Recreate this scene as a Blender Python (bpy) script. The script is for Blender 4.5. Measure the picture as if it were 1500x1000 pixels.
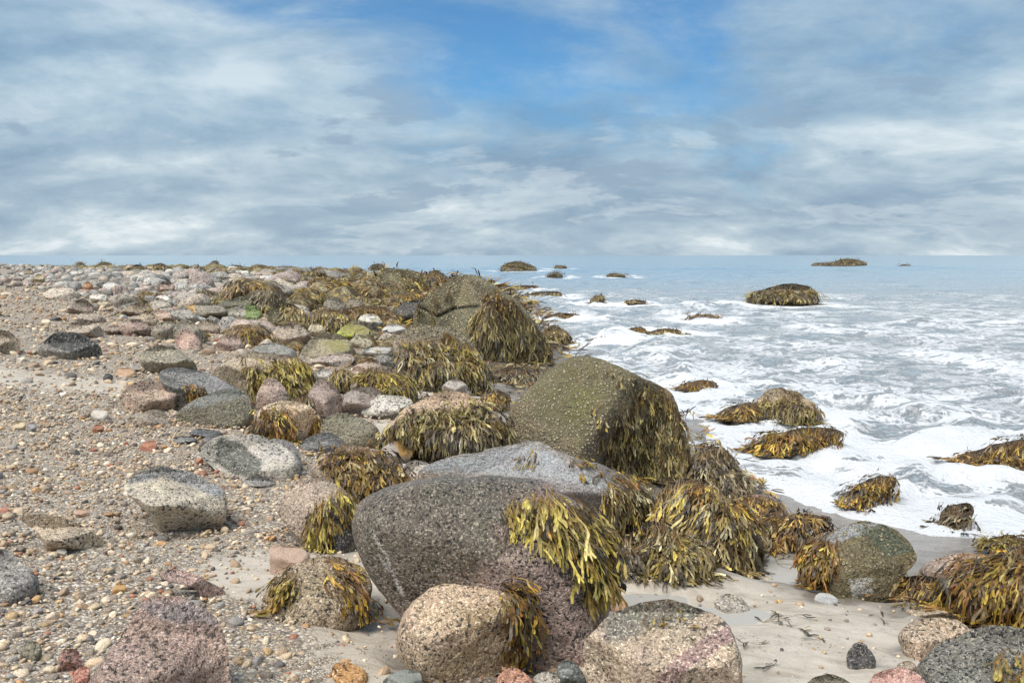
import bpy, bmesh, math, random
import numpy as np
from mathutils import Vector
from mathutils.bvhtree import BVHTree

random.seed(7)
RNG = np.random.default_rng(11)
for o in list(bpy.data.objects):
    bpy.data.objects.remove(o)
SC = bpy.context.scene
COL = SC.collection

# ------------------------------------------------------------------ camera
CAM_H = 1.7
FPX = 1500 * 28 / 36            # focal length in photograph pixels
PITCH = math.atan((500 - 374) / FPX)
cam = bpy.data.cameras.new('camera')
cam.lens = 28; cam.sensor_width = 36; cam.clip_start = 0.05; cam.clip_end = 40000
camo = bpy.data.objects.new('camera', cam); COL.objects.link(camo)
camo.location = (0, 0, CAM_H)
camo.rotation_euler = (math.pi / 2 - PITCH, 0, 0)
SC.camera = camo
SC.view_settings.view_transform = 'Standard'
SC.view_settings.look = 'None'
SC.view_settings.gamma = 1
SC.view_settings.use_curve_mapping = False
SC.view_settings.exposure = 1.20

SUN_EL, SUN_AZ = math.radians(60), math.radians(-135)   # azimuth from +Y, clockwise

# ------------------------------------------------------------------ node helper
class NT:
    def __init__(s, tree):
        s.t = tree; s.n = tree.nodes; s.l = tree.links
    def new(s, typ, **kw):
        nd = s.n.new(typ)
        for k, v in kw.items():
            setattr(nd, k, v)
        return nd
    def put(s, sock, v):
        if v is None: return
        if isinstance(v, bpy.types.NodeSocket): s.l.new(v, sock)
        elif isinstance(v, (tuple, list)) and len(v) == 3 and sock.type == 'RGBA': sock.default_value = (*v, 1)
        else: sock.default_value = v
    def math(s, op, a, b=None, c=None, clamp=False):
        nd = s.new('ShaderNodeMath', operation=op, use_clamp=clamp)
        for i, v in enumerate((a, b, c)): s.put(nd.inputs[i], v)
        return nd.outputs[0]
    def vmath(s, op, a, b=None, scale=None):
        nd = s.new('ShaderNodeVectorMath', operation=op)
        s.put(nd.inputs[0], a); s.put(nd.inputs[1], b)
        if scale is not None: s.put(nd.inputs['Scale'], scale)
        return nd.outputs['Value'] if op in ('LENGTH', 'DOT_PRODUCT', 'DISTANCE') else nd.outputs[0]
    def noise(s, vec, scale, detail=4, rough=0.55, dist=0.0, lac=2.0):
        nd = s.new('ShaderNodeTexNoise')
        s.put(nd.inputs['Vector'], vec); s.put(nd.inputs['Scale'], scale); s.put(nd.inputs['Detail'], detail)
        s.put(nd.inputs['Roughness'], rough); s.put(nd.inputs['Distortion'], dist); s.put(nd.inputs['Lacunarity'], lac)
        return nd.outputs[0]
    def noisec(s, vec, scale, detail=3):
        nd = s.new('ShaderNodeTexNoise')
        s.put(nd.inputs['Vector'], vec); s.put(nd.inputs['Scale'], scale); s.put(nd.inputs['Detail'], detail)
        return nd.outputs[1]
    def voro(s, vec, scale, feature='F1', rand=1.0):
        nd = s.new('ShaderNodeTexVoronoi', feature=feature)
        s.put(nd.inputs['Vector'], vec); s.put(nd.inputs['Scale'], scale); s.put(nd.inputs['Randomness'], rand)
        return nd
    def step(s, v, a, b, lo=0.0, hi=1.0):
        nd = s.new('ShaderNodeMapRange', interpolation_type='SMOOTHSTEP')
        s.put(nd.inputs['Value'], v); s.put(nd.inputs['From Min'], a); s.put(nd.inputs['From Max'], b)
        s.put(nd.inputs['To Min'], lo); s.put(nd.inputs['To Max'], hi)
        return nd.outputs[0]
    def lin(s, v, a, b, lo=0.0, hi=1.0):
        nd = s.new('ShaderNodeMapRange')
        s.put(nd.inputs['Value'], v); s.put(nd.inputs['From Min'], a); s.put(nd.inputs['From Max'], b)
        s.put(nd.inputs['To Min'], lo); s.put(nd.inputs['To Max'], hi)
        return nd.outputs[0]
    def mix(s, f, a, b, mode='MIX'):
        nd = s.new('ShaderNodeMix', data_type='RGBA', blend_type=mode)
        s.put(nd.inputs[0], f); s.put(nd.inputs[6], a); s.put(nd.inputs[7], b)
        return nd.outputs[2]
    def ramp(s, v, stops, interp='LINEAR'):
        nd = s.new('ShaderNodeValToRGB'); s.put(nd.inputs[0], v)
        cr = nd.color_ramp; cr.interpolation = interp
        while len(cr.elements) < len(stops): cr.elements.new(0.5)
        for e, (p, c) in zip(cr.elements, stops):
            e.position = p; e.color = (*c, 1)
        return nd.outputs[0]
    def sep(s, v):
        nd = s.new('ShaderNodeSeparateXYZ'); s.put(nd.inputs[0], v); return nd.outputs
    def comb(s, x, y, z):
        nd = s.new('ShaderNodeCombineXYZ')
        for i, v in enumerate((x, y, z)): s.put(nd.inputs[i], v)
        return nd.outputs[0]
    def attr(s, name, out='Fac', typ='GEOMETRY'):
        nd = s.new('ShaderNodeAttribute', attribute_name=name, attribute_type=typ)
        return nd.outputs[out]
    def bump(s, h, strength=0.5, dist=0.01, nrm=None):
        nd = s.new('ShaderNodeBump'); s.put(nd.inputs['Height'], h)
        nd.inputs['Strength'].default_value = strength; nd.inputs['Distance'].default_value = dist
        if nrm is not None: s.put(nd.inputs['Normal'], nrm)
        return nd.outputs[0]

# ------------------------------------------------------------------ sky
def make_world():
    w = bpy.data.worlds.new('World'); SC.world = w; w.use_nodes = True
    w.node_tree.nodes.clear(); N = NT(w.node_tree)
    d = N.new('ShaderNodeTexCoord').outputs['Generated']
    sky = N.new('ShaderNodeTexSky', sky_type='NISHITA', sun_disc=False)
    sky.sun_elevation = SUN_EL; sky.sun_rotation = SUN_AZ
    sky.air_density = 1.0; sky.dust_density = 0.4; sky.ozone_density = 2.0
    skyc = N.mix(1.0, sky.outputs[0], (0.36, 0.68, 0.86), 'MULTIPLY')
    x, y, z = N.sep(d)
    za = N.math('ABSOLUTE', z)
    zz = N.math('ADD', za, 0.42)
    q = N.comb(N.math('DIVIDE', x, zz), N.math('DIVIDE', y, zz), N.math('MULTIPLY', za, 3.0))
    warp = N.vmath('SCALE', N.vmath('SUBTRACT', N.noisec(q, 1.3, 2), (0.5, 0.5, 0.5)), scale=0.30)
    qw = N.vmath('ADD', q, warp)
    # thickness of the cloud sheet
    a = N.noise(N.vmath('ADD', qw, (3.1, 0.4, 0.0)), 1.8, 12, 0.62)
    # a gap of clear sky up ahead: an elongated opening in the sheet
    yf = N.math('MAXIMUM', y, 0.05)
    u = N.math('DIVIDE', x, yf); v = N.math('DIVIDE', z, yf)
    du = N.math('ADD', u, 0.04); dv = N.math('SUBTRACT', v, 0.31)
    e1 = N.math('ADD', N.math('MULTIPLY', du, 0.90), N.math('MULTIPLY', dv, -0.44))
    e2 = N.math('ADD', N.math('MULTIPLY', du, 0.44), N.math('MULTIPLY', dv, 0.90))
    r = N.math('SQRT', N.math('ADD', N.math('POWER', N.math('DIVIDE', e1, 0.42), 2.0), N.math('POWER', N.math('DIVIDE', e2, 0.17), 2.0)))
    front = N.step(y, 0.05, 0.4)
    gap = N.math('MULTIPLY', N.step(r, 0.0, 1.9, 0.36, 0.0), front)
    hz = N.lin(za, 0.06, 0.34, 0.20, -0.105)
    cov = N.step(N.math('ADD', N.math('SUBTRACT', a, gap), hz), 0.15, 0.47)
    veil = N.step(N.noise(N.vmath('ADD', qw, (2.2, 5.5, 1.0)), 3.0, 10, 0.62), 0.36, 0.68, 0.06, 0.62)
    cov = N.math('MAXIMUM', N.math('MULTIPLY', cov, N.lin(za, 0.10, 0.34, 0.98, 0.76)), veil)
    # light and dark in the cloud, its lit edges towards the brighter upper air
    qb = N.vmath('ADD', N.vmath('MULTIPLY', qw, (0.85, 1.2, 1.0)), (7.7, 1.3, 0.0))
    b1 = N.noise(qb, 2.0, 11, 0.56)
    b1u = N.noise(N.vmath('ADD', qb, (-0.02, -0.04, 0.10)), 2.0, 11, 0.56)
    b2 = N.noise(N.vmath('ADD', qw, (1.7, 9.3, 2.0)), 6.0, 12, 0.66)
    b = N.math('ADD', N.math('ADD', N.math('MULTIPLY', b1, 0.72), N.math('MULTIPLY', b2, 0.28)), N.math('MULTIPLY', N.math('SUBTRACT', b1, b1u), 0.55))
    cl = N.ramp(b, [(0.30, (0.110, 0.172, 0.240)), (0.43, (0.163, 0.230, 0.290)), (0.54, (0.224, 0.288, 0.334)), (0.70, (0.335, 0.385, 0.410))])
    low = N.ramp(b, [(0.32, (0.140, 0.192, 0.250)), (0.47, (0.198, 0.252, 0.300)), (0.58, (0.272, 0.320, 0.352)), (0.68, (0.41, 0.44, 0.45))])
    cl = N.mix(N.step(za, 0.02, 0.2, 1.0, 0.0), cl, low)
    # brighter heaped cloud with firmer edges, low down
    hp = N.noise(N.vmath('ADD', N.vmath('MULTIPLY', qw, (0.75, 1.0, 1.25)), (9.1, 2.6, 0.3)), 3.0, 12, 0.60)
    hm = N.math('MULTIPLY', N.step(hp, 0.535, 0.60), N.step(za, 0.26, 0.10))
    cl = N.mix(N.math('MULTIPLY', hm, 0.30), cl, N.mix(N.step(hp, 0.56, 0.68), (0.42, 0.445, 0.45), (0.27, 0.315, 0.345)))
    # scraps of darker cloud drifting below the sheet
    sc_ = N.noise(N.vmath('ADD', N.vmath('MULTIPLY', qw, (0.8, 1.0, 1.0)), (4.4, 6.1, 0.7)), 3.4, 8, 0.58)
    dk = N.math('MULTIPLY', N.step(sc_, 0.565, 0.625), N.math('MULTIPLY', N.step(za, 0.015, 0.06), N.step(za, 0.30, 0.16)))
    cl = N.mix(N.math('MULTIPLY', dk, 0.75), cl, (0.150, 0.202, 0.258))
    bgs = N.new('ShaderNodeBackground'); N.put(bgs.inputs[0], skyc); bgs.inputs[1].default_value = 0.068
    bgc = N.new('ShaderNodeBackground'); N.put(bgc.inputs[0], cl); bgc.inputs[1].default_value = 0.90
    ms = N.new('ShaderNodeMixShader'); N.put(ms.inputs[0], cov)
    N.l.new(bgs.outputs[0], ms.inputs[1]); N.l.new(bgc.outputs[0], ms.inputs[2])
    out = N.new('ShaderNodeOutputWorld'); N.l.new(ms.outputs[0], out.inputs[0])
make_world()
sun = bpy.data.lights.new('sun', 'SUN'); sun.energy = 2.0; sun.angle = math.radians(50); sun.color = (1.0, 0.94, 0.86)
suno = bpy.data.objects.new('sun', sun); COL.objects.link(suno)
sdir = Vector((math.sin(SUN_AZ) * math.cos(SUN_EL), math.cos(SUN_AZ) * math.cos(SUN_EL), math.sin(SUN_EL)))
suno.rotation_euler = sdir.to_track_quat('Z', 'Y').to_euler()

# ------------------------------------------------------------------ numeric helpers
_perm = np.random.default_rng(5).permutation(256); _perm = np.concatenate([_perm, _perm, _perm])
_grad = np.random.default_rng(6).normal(size=(256, 3)); _grad /= np.linalg.norm(_grad, axis=1)[:, None]
def perlin(p):
    p = np.asarray(p, float); i = np.floor(p).astype(np.int64); f = p - i; i &= 255
    u = f * f * f * (f * (f * 6 - 15) + 10)
    def g(dx, dy, dz):
        h = _perm[_perm[_perm[i[:, 0] + dx] + i[:, 1] + dy] + i[:, 2] + dz]
        gr = _grad[h]
        return gr[:, 0] * (f[:, 0] - dx) + gr[:, 1] * (f[:, 1] - dy) + gr[:, 2] * (f[:, 2] - dz)
    def L(a, b, t): return a + (b - a) * t
    return L(L(L(g(0,0,0), g(1,0,0), u[:, 0]), L(g(0,1,0), g(1,1,0), u[:, 0]), u[:, 1]),
             L(L(g(0,0,1), g(1,0,1), u[:, 0]), L(g(0,1,1), g(1,1,1), u[:, 0]), u[:, 1]), u[:, 2])
def fbm(p, oct=4, gain=0.5):
    s = 0; a = 1.0
    for k in range(oct):
        s = s + a * perlin(np.asarray(p) * (2 ** k) + 17.3 * k); a *= gain
    return s
def fbm2(x, y, sc, oct=4, z=0.0):
    x = np.asarray(x, float); y = np.asarray(y, float)
    return fbm(np.stack([x.ravel() * sc, y.ravel() * sc, np.full(x.size, z)], 1), oct).reshape(x.shape)
def sstep(x, a, b):
    t = np.clip((x - a) / (b - a), 0, 1); return t * t * (3 - 2 * t)

# ------------------------------------------------------------------ the lie of the land
SHORE = np.array([(60, 3.9), (8, 4.35), (3.3, 4.75), (2.35, 4.75), (1.75, 5.25), (1.6, 6.2), (1.75, 8), (1.2, 11), (0.95, 13.6), (0.7, 20),
                  (0.3, 30), (-1.5, 46), (-8, 62), (-20, 74), (-38, 92), (-62, 114), (-120, 172), (-600, 640), (-9000, 9000)], float)
def shore_d(x, y):
    x = np.asarray(x, float); y = np.asarray(y, float); best = np.full(x.shape, 1e18); sg = np.ones(x.shape)
    for (ax, ay), (bx, by) in zip(SHORE[:-1], SHORE[1:]):
        dx, dy = bx - ax, by - ay
        t = np.clip(((x - ax) * dx + (y - ay) * dy) / (dx * dx + dy * dy), 0, 1)
        d2 = (x - ax - t * dx) ** 2 + (y - ay - t * dy) ** 2
        c = dx * (y - ay) - dy * (x - ax)
        m = d2 < best
        best = np.where(m, d2, best); sg = np.where(m, np.where(c > 0, 1.0, -1.0), sg)
    return np.sqrt(best) * sg
DIPS = []
def ground(x, y, raw=False):
    x = np.asarray(x, float); y = np.asarray(y, float)
    d = shore_d(x, y)
    land = 1.62 * (1 - np.exp(-np.maximum(d, 0) / (11.0 + 36 * sstep(y, 12, 52)))) + 0.75 * sstep(d, 19, 34) * sstep(y, 20, 45)
    sea = np.maximum(0.10 * np.minimum(d, 0), -3.0)
    z = land + sea
    am = sstep(d, -0.5, 2.5) * np.exp(-np.abs(y) / 60)
    z = z + am * (0.035 * fbm2(x, y, 0.9, 2) + 0.02 * fbm2(x, y, 3.1, 3, 4.0)) + 0.006 * fbm2(x, y, 6.0, 2, 8.0)
    for (dx, dy, rx, ry, dep, zc) in DIPS:
        q = ((x - dx) / rx) ** 2 + ((y - dy) / ry) ** 2
        z = z + np.exp(-q * q * 0.8) * (zc - dep - z)
    return z
def rays(px, py):
    px = np.asarray(px, float); py = np.asarray(py, float)
    u = (px - 750) / FPX; v = (500 - py) / FPX; c, s = math.cos(PITCH), math.sin(PITCH)
    D = np.stack([u, c + v * s, -s + v * c], -1)
    return D / np.linalg.norm(D, axis=-1)[..., None]
def project(P):
    P = np.asarray(P, float); c, s = math.cos(PITCH), math.sin(PITCH)
    X = P[..., 0]; Yf = P[..., 1]; Z = P[..., 2] - CAM_H
    dep = Yf * c - Z * s; up = Yf * s + Z * c
    dep = np.maximum(dep, 1e-3)
    return 750 + FPX * X / dep, 500 - FPX * up / dep, dep
def hit(px, py, sea=True):
    """where the sight line through a pixel meets the ground (or the water)"""
    d = rays(px, py)
    ts = np.geomspace(1.5, 600, 900)
    P = np.array([0, 0, CAM_H]) + ts[:, None] * d
    g = ground(P[:, 0], P[:, 1])
    if sea: g = np.maximum(g, 0.0)
    b = np.nonzero(P[:, 2] <= g)[0]
    if len(b) == 0: return P[-1]
    i = b[0]
    if i == 0: return P[0]
    h0 = P[i - 1, 2] - g[i - 1]; h1 = P[i, 2] - g[i]
    t = ts[i - 1] + (ts[i] - ts[i - 1]) * h0 / (h0 - h1)
    return np.array([0, 0, CAM_H]) + t * d
for (px, py, rx, ry, dep) in [(1135, 824, 0.26, 0.24, 0.06), (945, 872, 0.22, 0.14, 0.045), (1062, 896, 0.17, 0.09, 0.03)]:
    P_ = hit(px, py); DIPS.append((P_[0], P_[1], rx, ry, dep, P_[2]))
# fast lookup of ground height for the fronds
GX0, GY0, GR = -14.0, 1.0, 0.05
_gx, _gy = np.meshgrid(np.arange(GX0, 22, GR), np.arange(GY0, 46, GR), indexing='ij')
GH = np.maximum(ground(_gx, _gy), 0.0)
_gx, _gy = np.meshgrid(np.arange(-100, 120, 0.5), np.arange(1, 200, 0.5), indexing='ij')
GH2 = np.maximum(ground(_gx, _gy), 0.0)
def gz(x, y):
    i = int((x - GX0) / GR + 0.5); j = int((y - GY0) / GR + 0.5)
    if 0 <= i < GH.shape[0] and 0 <= j < GH.shape[1]: return GH[i, j]
    i = int((x + 100) / 0.5 + 0.5); j = int((y - 1) / 0.5 + 0.5)
    if 0 <= i < GH2.shape[0] and 0 <= j < GH2.shape[1]: return GH2[i, j]
    return 0.0

# ------------------------------------------------------------------ mesh helpers
def np_mesh(name, V, F, mat=None, smooth=True):
    """V (n,3), F (m,k) arrays of one face size"""
    V = np.asarray(V, np.float32); F = np.asarray(F, np.int32)
    me = bpy.data.meshes.new(name)
    k = F.shape[1]
    me.vertices.add(len(V)); me.vertices.foreach_set('co', V.ravel())
    me.loops.add(F.size); me.loops.foreach_set('vertex_index', F.ravel())
    me.polygons.add(len(F)); me.polygons.foreach_set('loop_start', np.arange(0, F.size, k, dtype=np.int32))
    me.update(calc_edges=True); me.validate()
    me.polygons.foreach_set('use_smooth', np.full(len(me.polygons), smooth))
    if mat: me.materials.append(mat)
    return me
def fattr(me, name, vals):
    a = me.attributes.new(name, 'FLOAT', 'POINT'); a.data.foreach_set('value', np.asarray(vals, np.float32))
def cattr(me, name, rgb):
    rgb = np.asarray(rgb, np.float32); c = np.ones((len(rgb), 4), np.float32); c[:, :3] = rgb
    a = me.attributes.new(name, 'FLOAT_COLOR', 'POINT'); a.data.foreach_set('color', c.ravel())
def link(name, me, parent=None, loc=None, **props):
    o = bpy.data.objects.new(name, me); COL.objects.link(o)
    if parent: o.parent = parent
    if loc is not None: o.location = loc
    for k, v in props.items(): o[k] = v
    return o
def lin3(r, g, b):
    return tuple(((c / 255) / 12.92 if c / 255 <= 0.04045 else ((c / 255 + 0.055) / 1.055) ** 2.4) for c in (r, g, b))

# ------------------------------------------------------------------ materials
def base_mat(name):
    m = bpy.data.materials.new(name); m.use_nodes = True; m.node_tree.nodes.clear()
    N = NT(m.node_tree)
    out = N.new('ShaderNodeOutputMaterial'); bs = N.new('ShaderNodeBsdfPrincipled')
    N.l.new(bs.outputs[0], out.inputs[0])
    return m, N, bs
def rock_mat(name, scale=70, dark=0.5, light=0.4, contrast=0.5, barn=0.0, moss=0.0, rough=0.75, relief=0.6, streak=0.0, dark_c=(0.02, 0.02, 0.018), light_c=(0.62, 0.57, 0.48)):
    """weathered stone; the stone's own hue is the object colour"""
    m, N, bs = base_mat(name)
    P = N.new('ShaderNodeNewGeometry').outputs['Position']
    oi = N.new('ShaderNodeObjectInfo')
    off = N.vmath('SCALE', N.comb(1.0, 2.3, 3.7), scale=N.math('MULTIPLY', oi.outputs['Random'], 40.0))
    tex = N.attr('grain', 'Fac', 'OBJECT')
    p = N.vmath('ADD', P, off)
    pf = N.vmath('SCALE', p, scale=tex)
    col = oi.outputs['Color']
    big = N.noise(p, 3.2, 5, 0.6, 0.4)
    mid = N.noise(pf, 15, 6, 0.68, 0.6)
    col = N.mix(1.0, col, N.ramp(N.math('ADD', N.math('MULTIPLY', big, 0.6), N.math('MULTIPLY', mid, 0.4)),
                [(0.30, (1 - contrast,) * 3), (0.5, (1.0, 1.0, 1.0)), (0.70, (1 + contrast, 1 + contrast, 1 + contrast * 0.95))]), 'MULTIPLY')
    # painted minerals, growths, other pale and dark zones, some shade (vertex attributes)
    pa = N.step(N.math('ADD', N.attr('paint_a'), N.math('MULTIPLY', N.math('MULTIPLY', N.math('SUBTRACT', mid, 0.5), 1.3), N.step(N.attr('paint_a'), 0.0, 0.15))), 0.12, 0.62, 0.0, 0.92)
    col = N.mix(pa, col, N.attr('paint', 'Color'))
    hue = N.noisec(p, 9, 3)
    col = N.mix(0.07, col, N.mix(1.0, col, N.vmath('SCALE', hue, scale=2.0), 'MULTIPLY'))
    s1 = N.noise(pf, scale, 3, 0.6, 0.3)
    s2 = N.noise(N.vmath('ADD', pf, (5, 3, 1)), scale * 1.35, 3, 0.6, 0.5)
    lm = N.math('MULTIPLY', N.step(s2, 0.53, 0.62), N.lin(mid, 0.3, 0.7, light * 0.5, light * 1.5), clamp=True)
    col = N.mix(lm, col, N.mix(0.45, light_c, N.mix(1.0, col, (2.2, 2.1, 2.0), 'MULTIPLY')))
    s3 = N.noise(pf, scale * 2.6, 3, 0.65)
    col = N.mix(1.0, col, N.ramp(s3, [(0.32, (0.46,) * 3), (0.5, (1.0,) * 3), (0.68, (1.5,) * 3)]), 'MULTIPLY')
    dm = N.math('MULTIPLY', N.step(s1, 0.47, 0.38), N.lin(big, 0.3, 0.7, dark * 1.5, dark * 0.6), clamp=True)
    col = N.mix(dm, col, dark_c)
    pit = N.voro(N.vmath('ADD', pf, N.vmath('SCALE', hue, scale=0.05)), 24).outputs['Distance']
    h = N.math('ADD', N.math('ADD', N.math('MULTIPLY', s1, 0.8), N.math('MULTIPLY', pit, -0.35)), N.math('MULTIPLY', mid, 2.4))
    if streak:
        st = N.noise(N.vmath('MULTIPLY', p, (2.5, 2.5, 16)), 5, 5, 0.6, 1.2)
        col = N.mix(N.math('MULTIPLY', N.step(st, 0.55, 0.68), streak), col, (0.60, 0.60, 0.58))
        h = N.math('ADD', h, N.math('MULTIPLY', st, 0.8))
    if moss:
        nz = N.sep(N.new('ShaderNodeNewGeometry').outputs['Normal'])[2]
        mm = N.math('MULTIPLY', N.step(N.math('ADD', N.math('MULTIPLY', nz, 0.35), N.math('ADD', N.math('MULTIPLY', big, 0.8), N.math('MULTIPLY', mid, 0.5))), 0.72, 1.02), moss)
        col = N.mix(mm, col, N.mix(s1, (0.13, 0.115, 0.03), (0.36, 0.32, 0.12)))
    if barn:
        vo = N.voro(N.vmath('ADD', pf, N.vmath('SCALE', N.noisec(pf, 30, 2), scale=0.02)), scale * 0.8)
        dd = vo.outputs['Distance']
        area = N.step(N.math('ADD', N.math('MULTIPLY', mid, 0.7), N.math('MULTIPLY', big, 0.5)), 0.62 - 0.16 * barn, 0.80 - 0.14 * barn)
        bm = N.math('MULTIPLY', N.math('MULTIPLY', N.step(dd, 0.52, 0.30), N.math('MULTIPLY', area, barn)), N.step(N.math('ADD', vo.outputs['Color'], N.math('MULTIPLY', s2, 0.7)), 0.72, 0.85))
        bcol = N.mix(N.step(dd, 0.08, 0.16), (0.05, 0.04, 0.03), N.mix(vo.outputs['Color'], (0.66, 0.58, 0.40), (0.42, 0.36, 0.20)))
        col = N.mix(N.math('MINIMUM', bm, 1.0), N.mix(N.math('MULTIPLY', area, 0.30 * barn), col, (0.03, 0.028, 0.02)), bcol)
        h = N.math('ADD', h, N.math('MULTIPLY', bm, 1.1))
    N.put(bs.inputs['Base Color'], col)
    N.put(bs.inputs['Roughness'], N.lin(mid, 0.3, 0.7, rough - 0.14, rough + 0.12))
    N.put(bs.inputs['Normal'], N.bump(h, relief, 0.02))
    return m
M = {}
M['granite'] = rock_mat('speckled_granite', 85, 0.8, 0.8, 0.45, relief=0.75, dark_c=(0.035, 0.03, 0.025), light_c=(0.78, 0.72, 0.60))
M['fine'] = rock_mat('fine_granite', 85, 0.75, 0.75, 0.45, relief=0.6)
M['dark'] = rock_mat('dark_granite', 90, 0.95, 1.0, 0.65, relief=0.95, rough=0.55, light_c=(0.50, 0.45, 0.36))
M['smooth'] = rock_mat('smooth_wet_stone', 80, 0.5, 0.45, 0.40, rough=0.28, relief=0.4, streak=0.35, light_c=(0.6, 0.6, 0.58))
M['grey'] = rock_mat('grey_stone', 70, 0.8, 0.65, 0.5, relief=0.6, streak=0.25, light_c=(0.66, 0.63, 0.57))
M['rose'] = rock_mat('rose_granite', 75, 0.7, 0.7, 0.55, relief=1.0, light_c=(0.70, 0.62, 0.56))
M['barnacle'] = rock_mat('barnacled_stone', 75, 0.6, 0.4, 0.45, barn=1.0, relief=0.9, rough=0.7)
M['mossy'] = rock_mat('algae_stone', 80, 0.55, 0.45, 0.45, barn=1.7, moss=0.5, relief=1.0, rough=0.75)
M['green'] = rock_mat('green_stone', 60, 0.4, 0.3, 0.4, moss=0.9, relief=0.6)
M['pebble'] = rock_mat('pebble_stone', 240, 0.3, 0.25, 0.25, relief=0.3, rough=0.6)
M['field'] = rock_mat('field_stone', 62, 0.75, 0.65, 0.5, relief=0.9, light_c=(0.74, 0.70, 0.62))
def vcol_mat(name, rough=0.6, spec=0.5, grain=120, amp=0.5, bump=0.3):
    m, N, bs = base_mat(name)
    P = N.new('ShaderNodeNewGeometry').outputs['Position']
    n = N.noise(P, grain, 3, 0.6)
    c = N.mix(1.0, N.attr('col', 'Color'), N.ramp(n, [(0.3, (1 - amp,) * 3), (0.7, (1 + amp,) * 3)]), 'MULTIPLY')
    N.put(bs.inputs['Base Color'], c); bs.inputs['Roughness'].default_value = rough
    bs.inputs['Specular IOR Level'].default_value = spec
    N.put(bs.inputs['Normal'], N.bump(n, bump, 0.003))
    return m
M['gravel'] = vcol_mat('gravel_stone', 0.62, 0.4, 160, 0.35)
M['frond'] = vcol_mat('rockweed', 0.46, 0.4, 60, 0.45, 0.4)
M['fieldstuff'] = vcol_mat('far_field_stone', 0.75, 0.3, 14, 0.55, 0.6)
# ------------------------------------------------------------------ ground and sea
def gravel_density(x, y):
    d = shore_d(x, y)
    n = fbm2(x, y, 0.8, 3, 2.0)
    sh = 0.45 * sstep(y, 3.7, 3.0)
    g = sstep(d + 0.8 * n - sh, 2.55, 3.35)
    band = np.exp(-((y - 6.1 + 0.15 * x) / 0.45) ** 2) * sstep(-x, 2.2, 3.0)      # a strip of bare sand across the left
    return g * (1 - 0.75 * band) * (0.62 + 0.38 * sstep(n, -0.35, 0.15))
def ground_mat():
    m, N, bs = base_mat('beach')
    P = N.new('ShaderNodeNewGeometry').outputs['Position']
    g = N.attr('gravel'); wet = N.attr('wet')
    big = N.noise(P, 1.6, 5, 0.6); mid = N.noise(P, 11, 5, 0.6); fin = N.noise(P, 420, 2, 0.6)
    sand = N.ramp(N.math('ADD', N.math('MULTIPLY', big, 0.5), N.math('MULTIPLY', mid, 0.5)), [(0.32, (0.40, 0.345, 0.28)), (0.5, (0.50, 0.44, 0.36)), (0.68, (0.58, 0.52, 0.44))])
    sand = N.mix(1.0, sand, N.ramp(fin, [(0.3, (0.72,) * 3), (0.5, (1.0,) * 3), (0.7, (1.2,) * 3)]), 'MULTIPLY')
    dots = N.voro(P, 60)
    dm = N.math('MULTIPLY', N.step(dots.outputs['Distance'], 0.26, 0.16), N.step(N.noise(P, 3.5, 3), 0.52, 0.66))
    sand = N.mix(N.math('MULTIPLY', dm, 0.75), sand, N.mix(N.step(dots.outputs['Color'], 0.3, 0.8), (0.07, 0.06, 0.05), (0.42, 0.36, 0.28)))
    stn = N.noise(N.vmath('MULTIPLY', P, (1.0, 2.2, 1.0)), 4.5, 6, 0.62, 1.5)
    sand = N.mix(1.0, sand, N.ramp(stn, [(0.34, (0.80, 0.78, 0.75)), (0.5, (1.0,) * 3), (0.66, (1.10,) * 3)]), 'MULTIPLY')
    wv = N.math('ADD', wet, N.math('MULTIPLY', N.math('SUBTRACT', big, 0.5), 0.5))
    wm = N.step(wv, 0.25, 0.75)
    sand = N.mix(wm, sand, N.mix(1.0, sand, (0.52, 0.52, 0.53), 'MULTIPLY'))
    def stones(sc):
        vo = N.voro(P, sc)
        c = N.ramp(N.sep(vo.outputs['Color'])[0], [(0.0, (0.12, 0.10, 0.085)), (0.14, (0.42, 0.33, 0.235)), (0.32, (0.66, 0.57, 0.44)), (0.5, (0.28, 0.23, 0.19)), (0.60, (0.48, 0.35, 0.22)),
                    (0.72, (0.60, 0.53, 0.43)), (0.84, (0.74, 0.69, 0.60)), (0.97, (0.36, 0.19, 0.11))], 'CONSTANT')
        gapm = N.step(vo.outputs['Distance'], 0.42, 0.66)
        return N.mix(gapm, c, (0.16, 0.13, 0.10)), N.math('SUBTRACT', 1.0, vo.outputs['Distance'])
    c1, h1 = stones(75); c2, h2 = stones(150)
    pick = N.step(mid, 0.45, 0.55)
    gc = N.mix(pick, c1, c2); gh = N.mix(pick, h1, h2)
    gm = N.step(N.math('ADD', g, N.math('MULTIPLY', N.math('SUBTRACT', mid, 0.5), 1.2)), 0.35, 0.6)
    gm = N.math('MULTIPLY', gm, 0.9)
    col = N.mix(gm, sand, gc)
    N.put(bs.inputs['Base Color'], col)
    N.put(bs.inputs['Roughness'], N.math('SUBTRACT', 0.85, N.math('MULTIPLY', wm, 0.77)))
    hh = N.math('ADD', N.math('MULTIPLY', gh, gm), N.math('ADD', N.math('ADD', N.math('MULTIPLY', fin, 0.22), N.math('MULTIPLY', dm, 0.35)), N.math('ADD', N.math('MULTIPLY', mid, 0.9), N.math('MULTIPLY', stn, 1.2))))
    N.put(bs.inputs['Normal'], N.bump(hh, 0.7, 0.012))
    return m
def grid_faces(nx, ny):
    i, j = np.meshgrid(np.arange(nx - 1), np.arange(ny - 1), indexing='ij')
    a = (i * ny + j).ravel()
    return np.stack([a, a + ny, a + ny + 1, a + 1], 1)
xs = 0.4 + 1.0 * np.sinh(np.linspace(-10.0, 10.0, 410)); ys = np.concatenate([[-400, -100, -30, -12, -6, -3, -1, 0, 0.9], np.geomspace(1.6, 12000, 470)])
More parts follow.
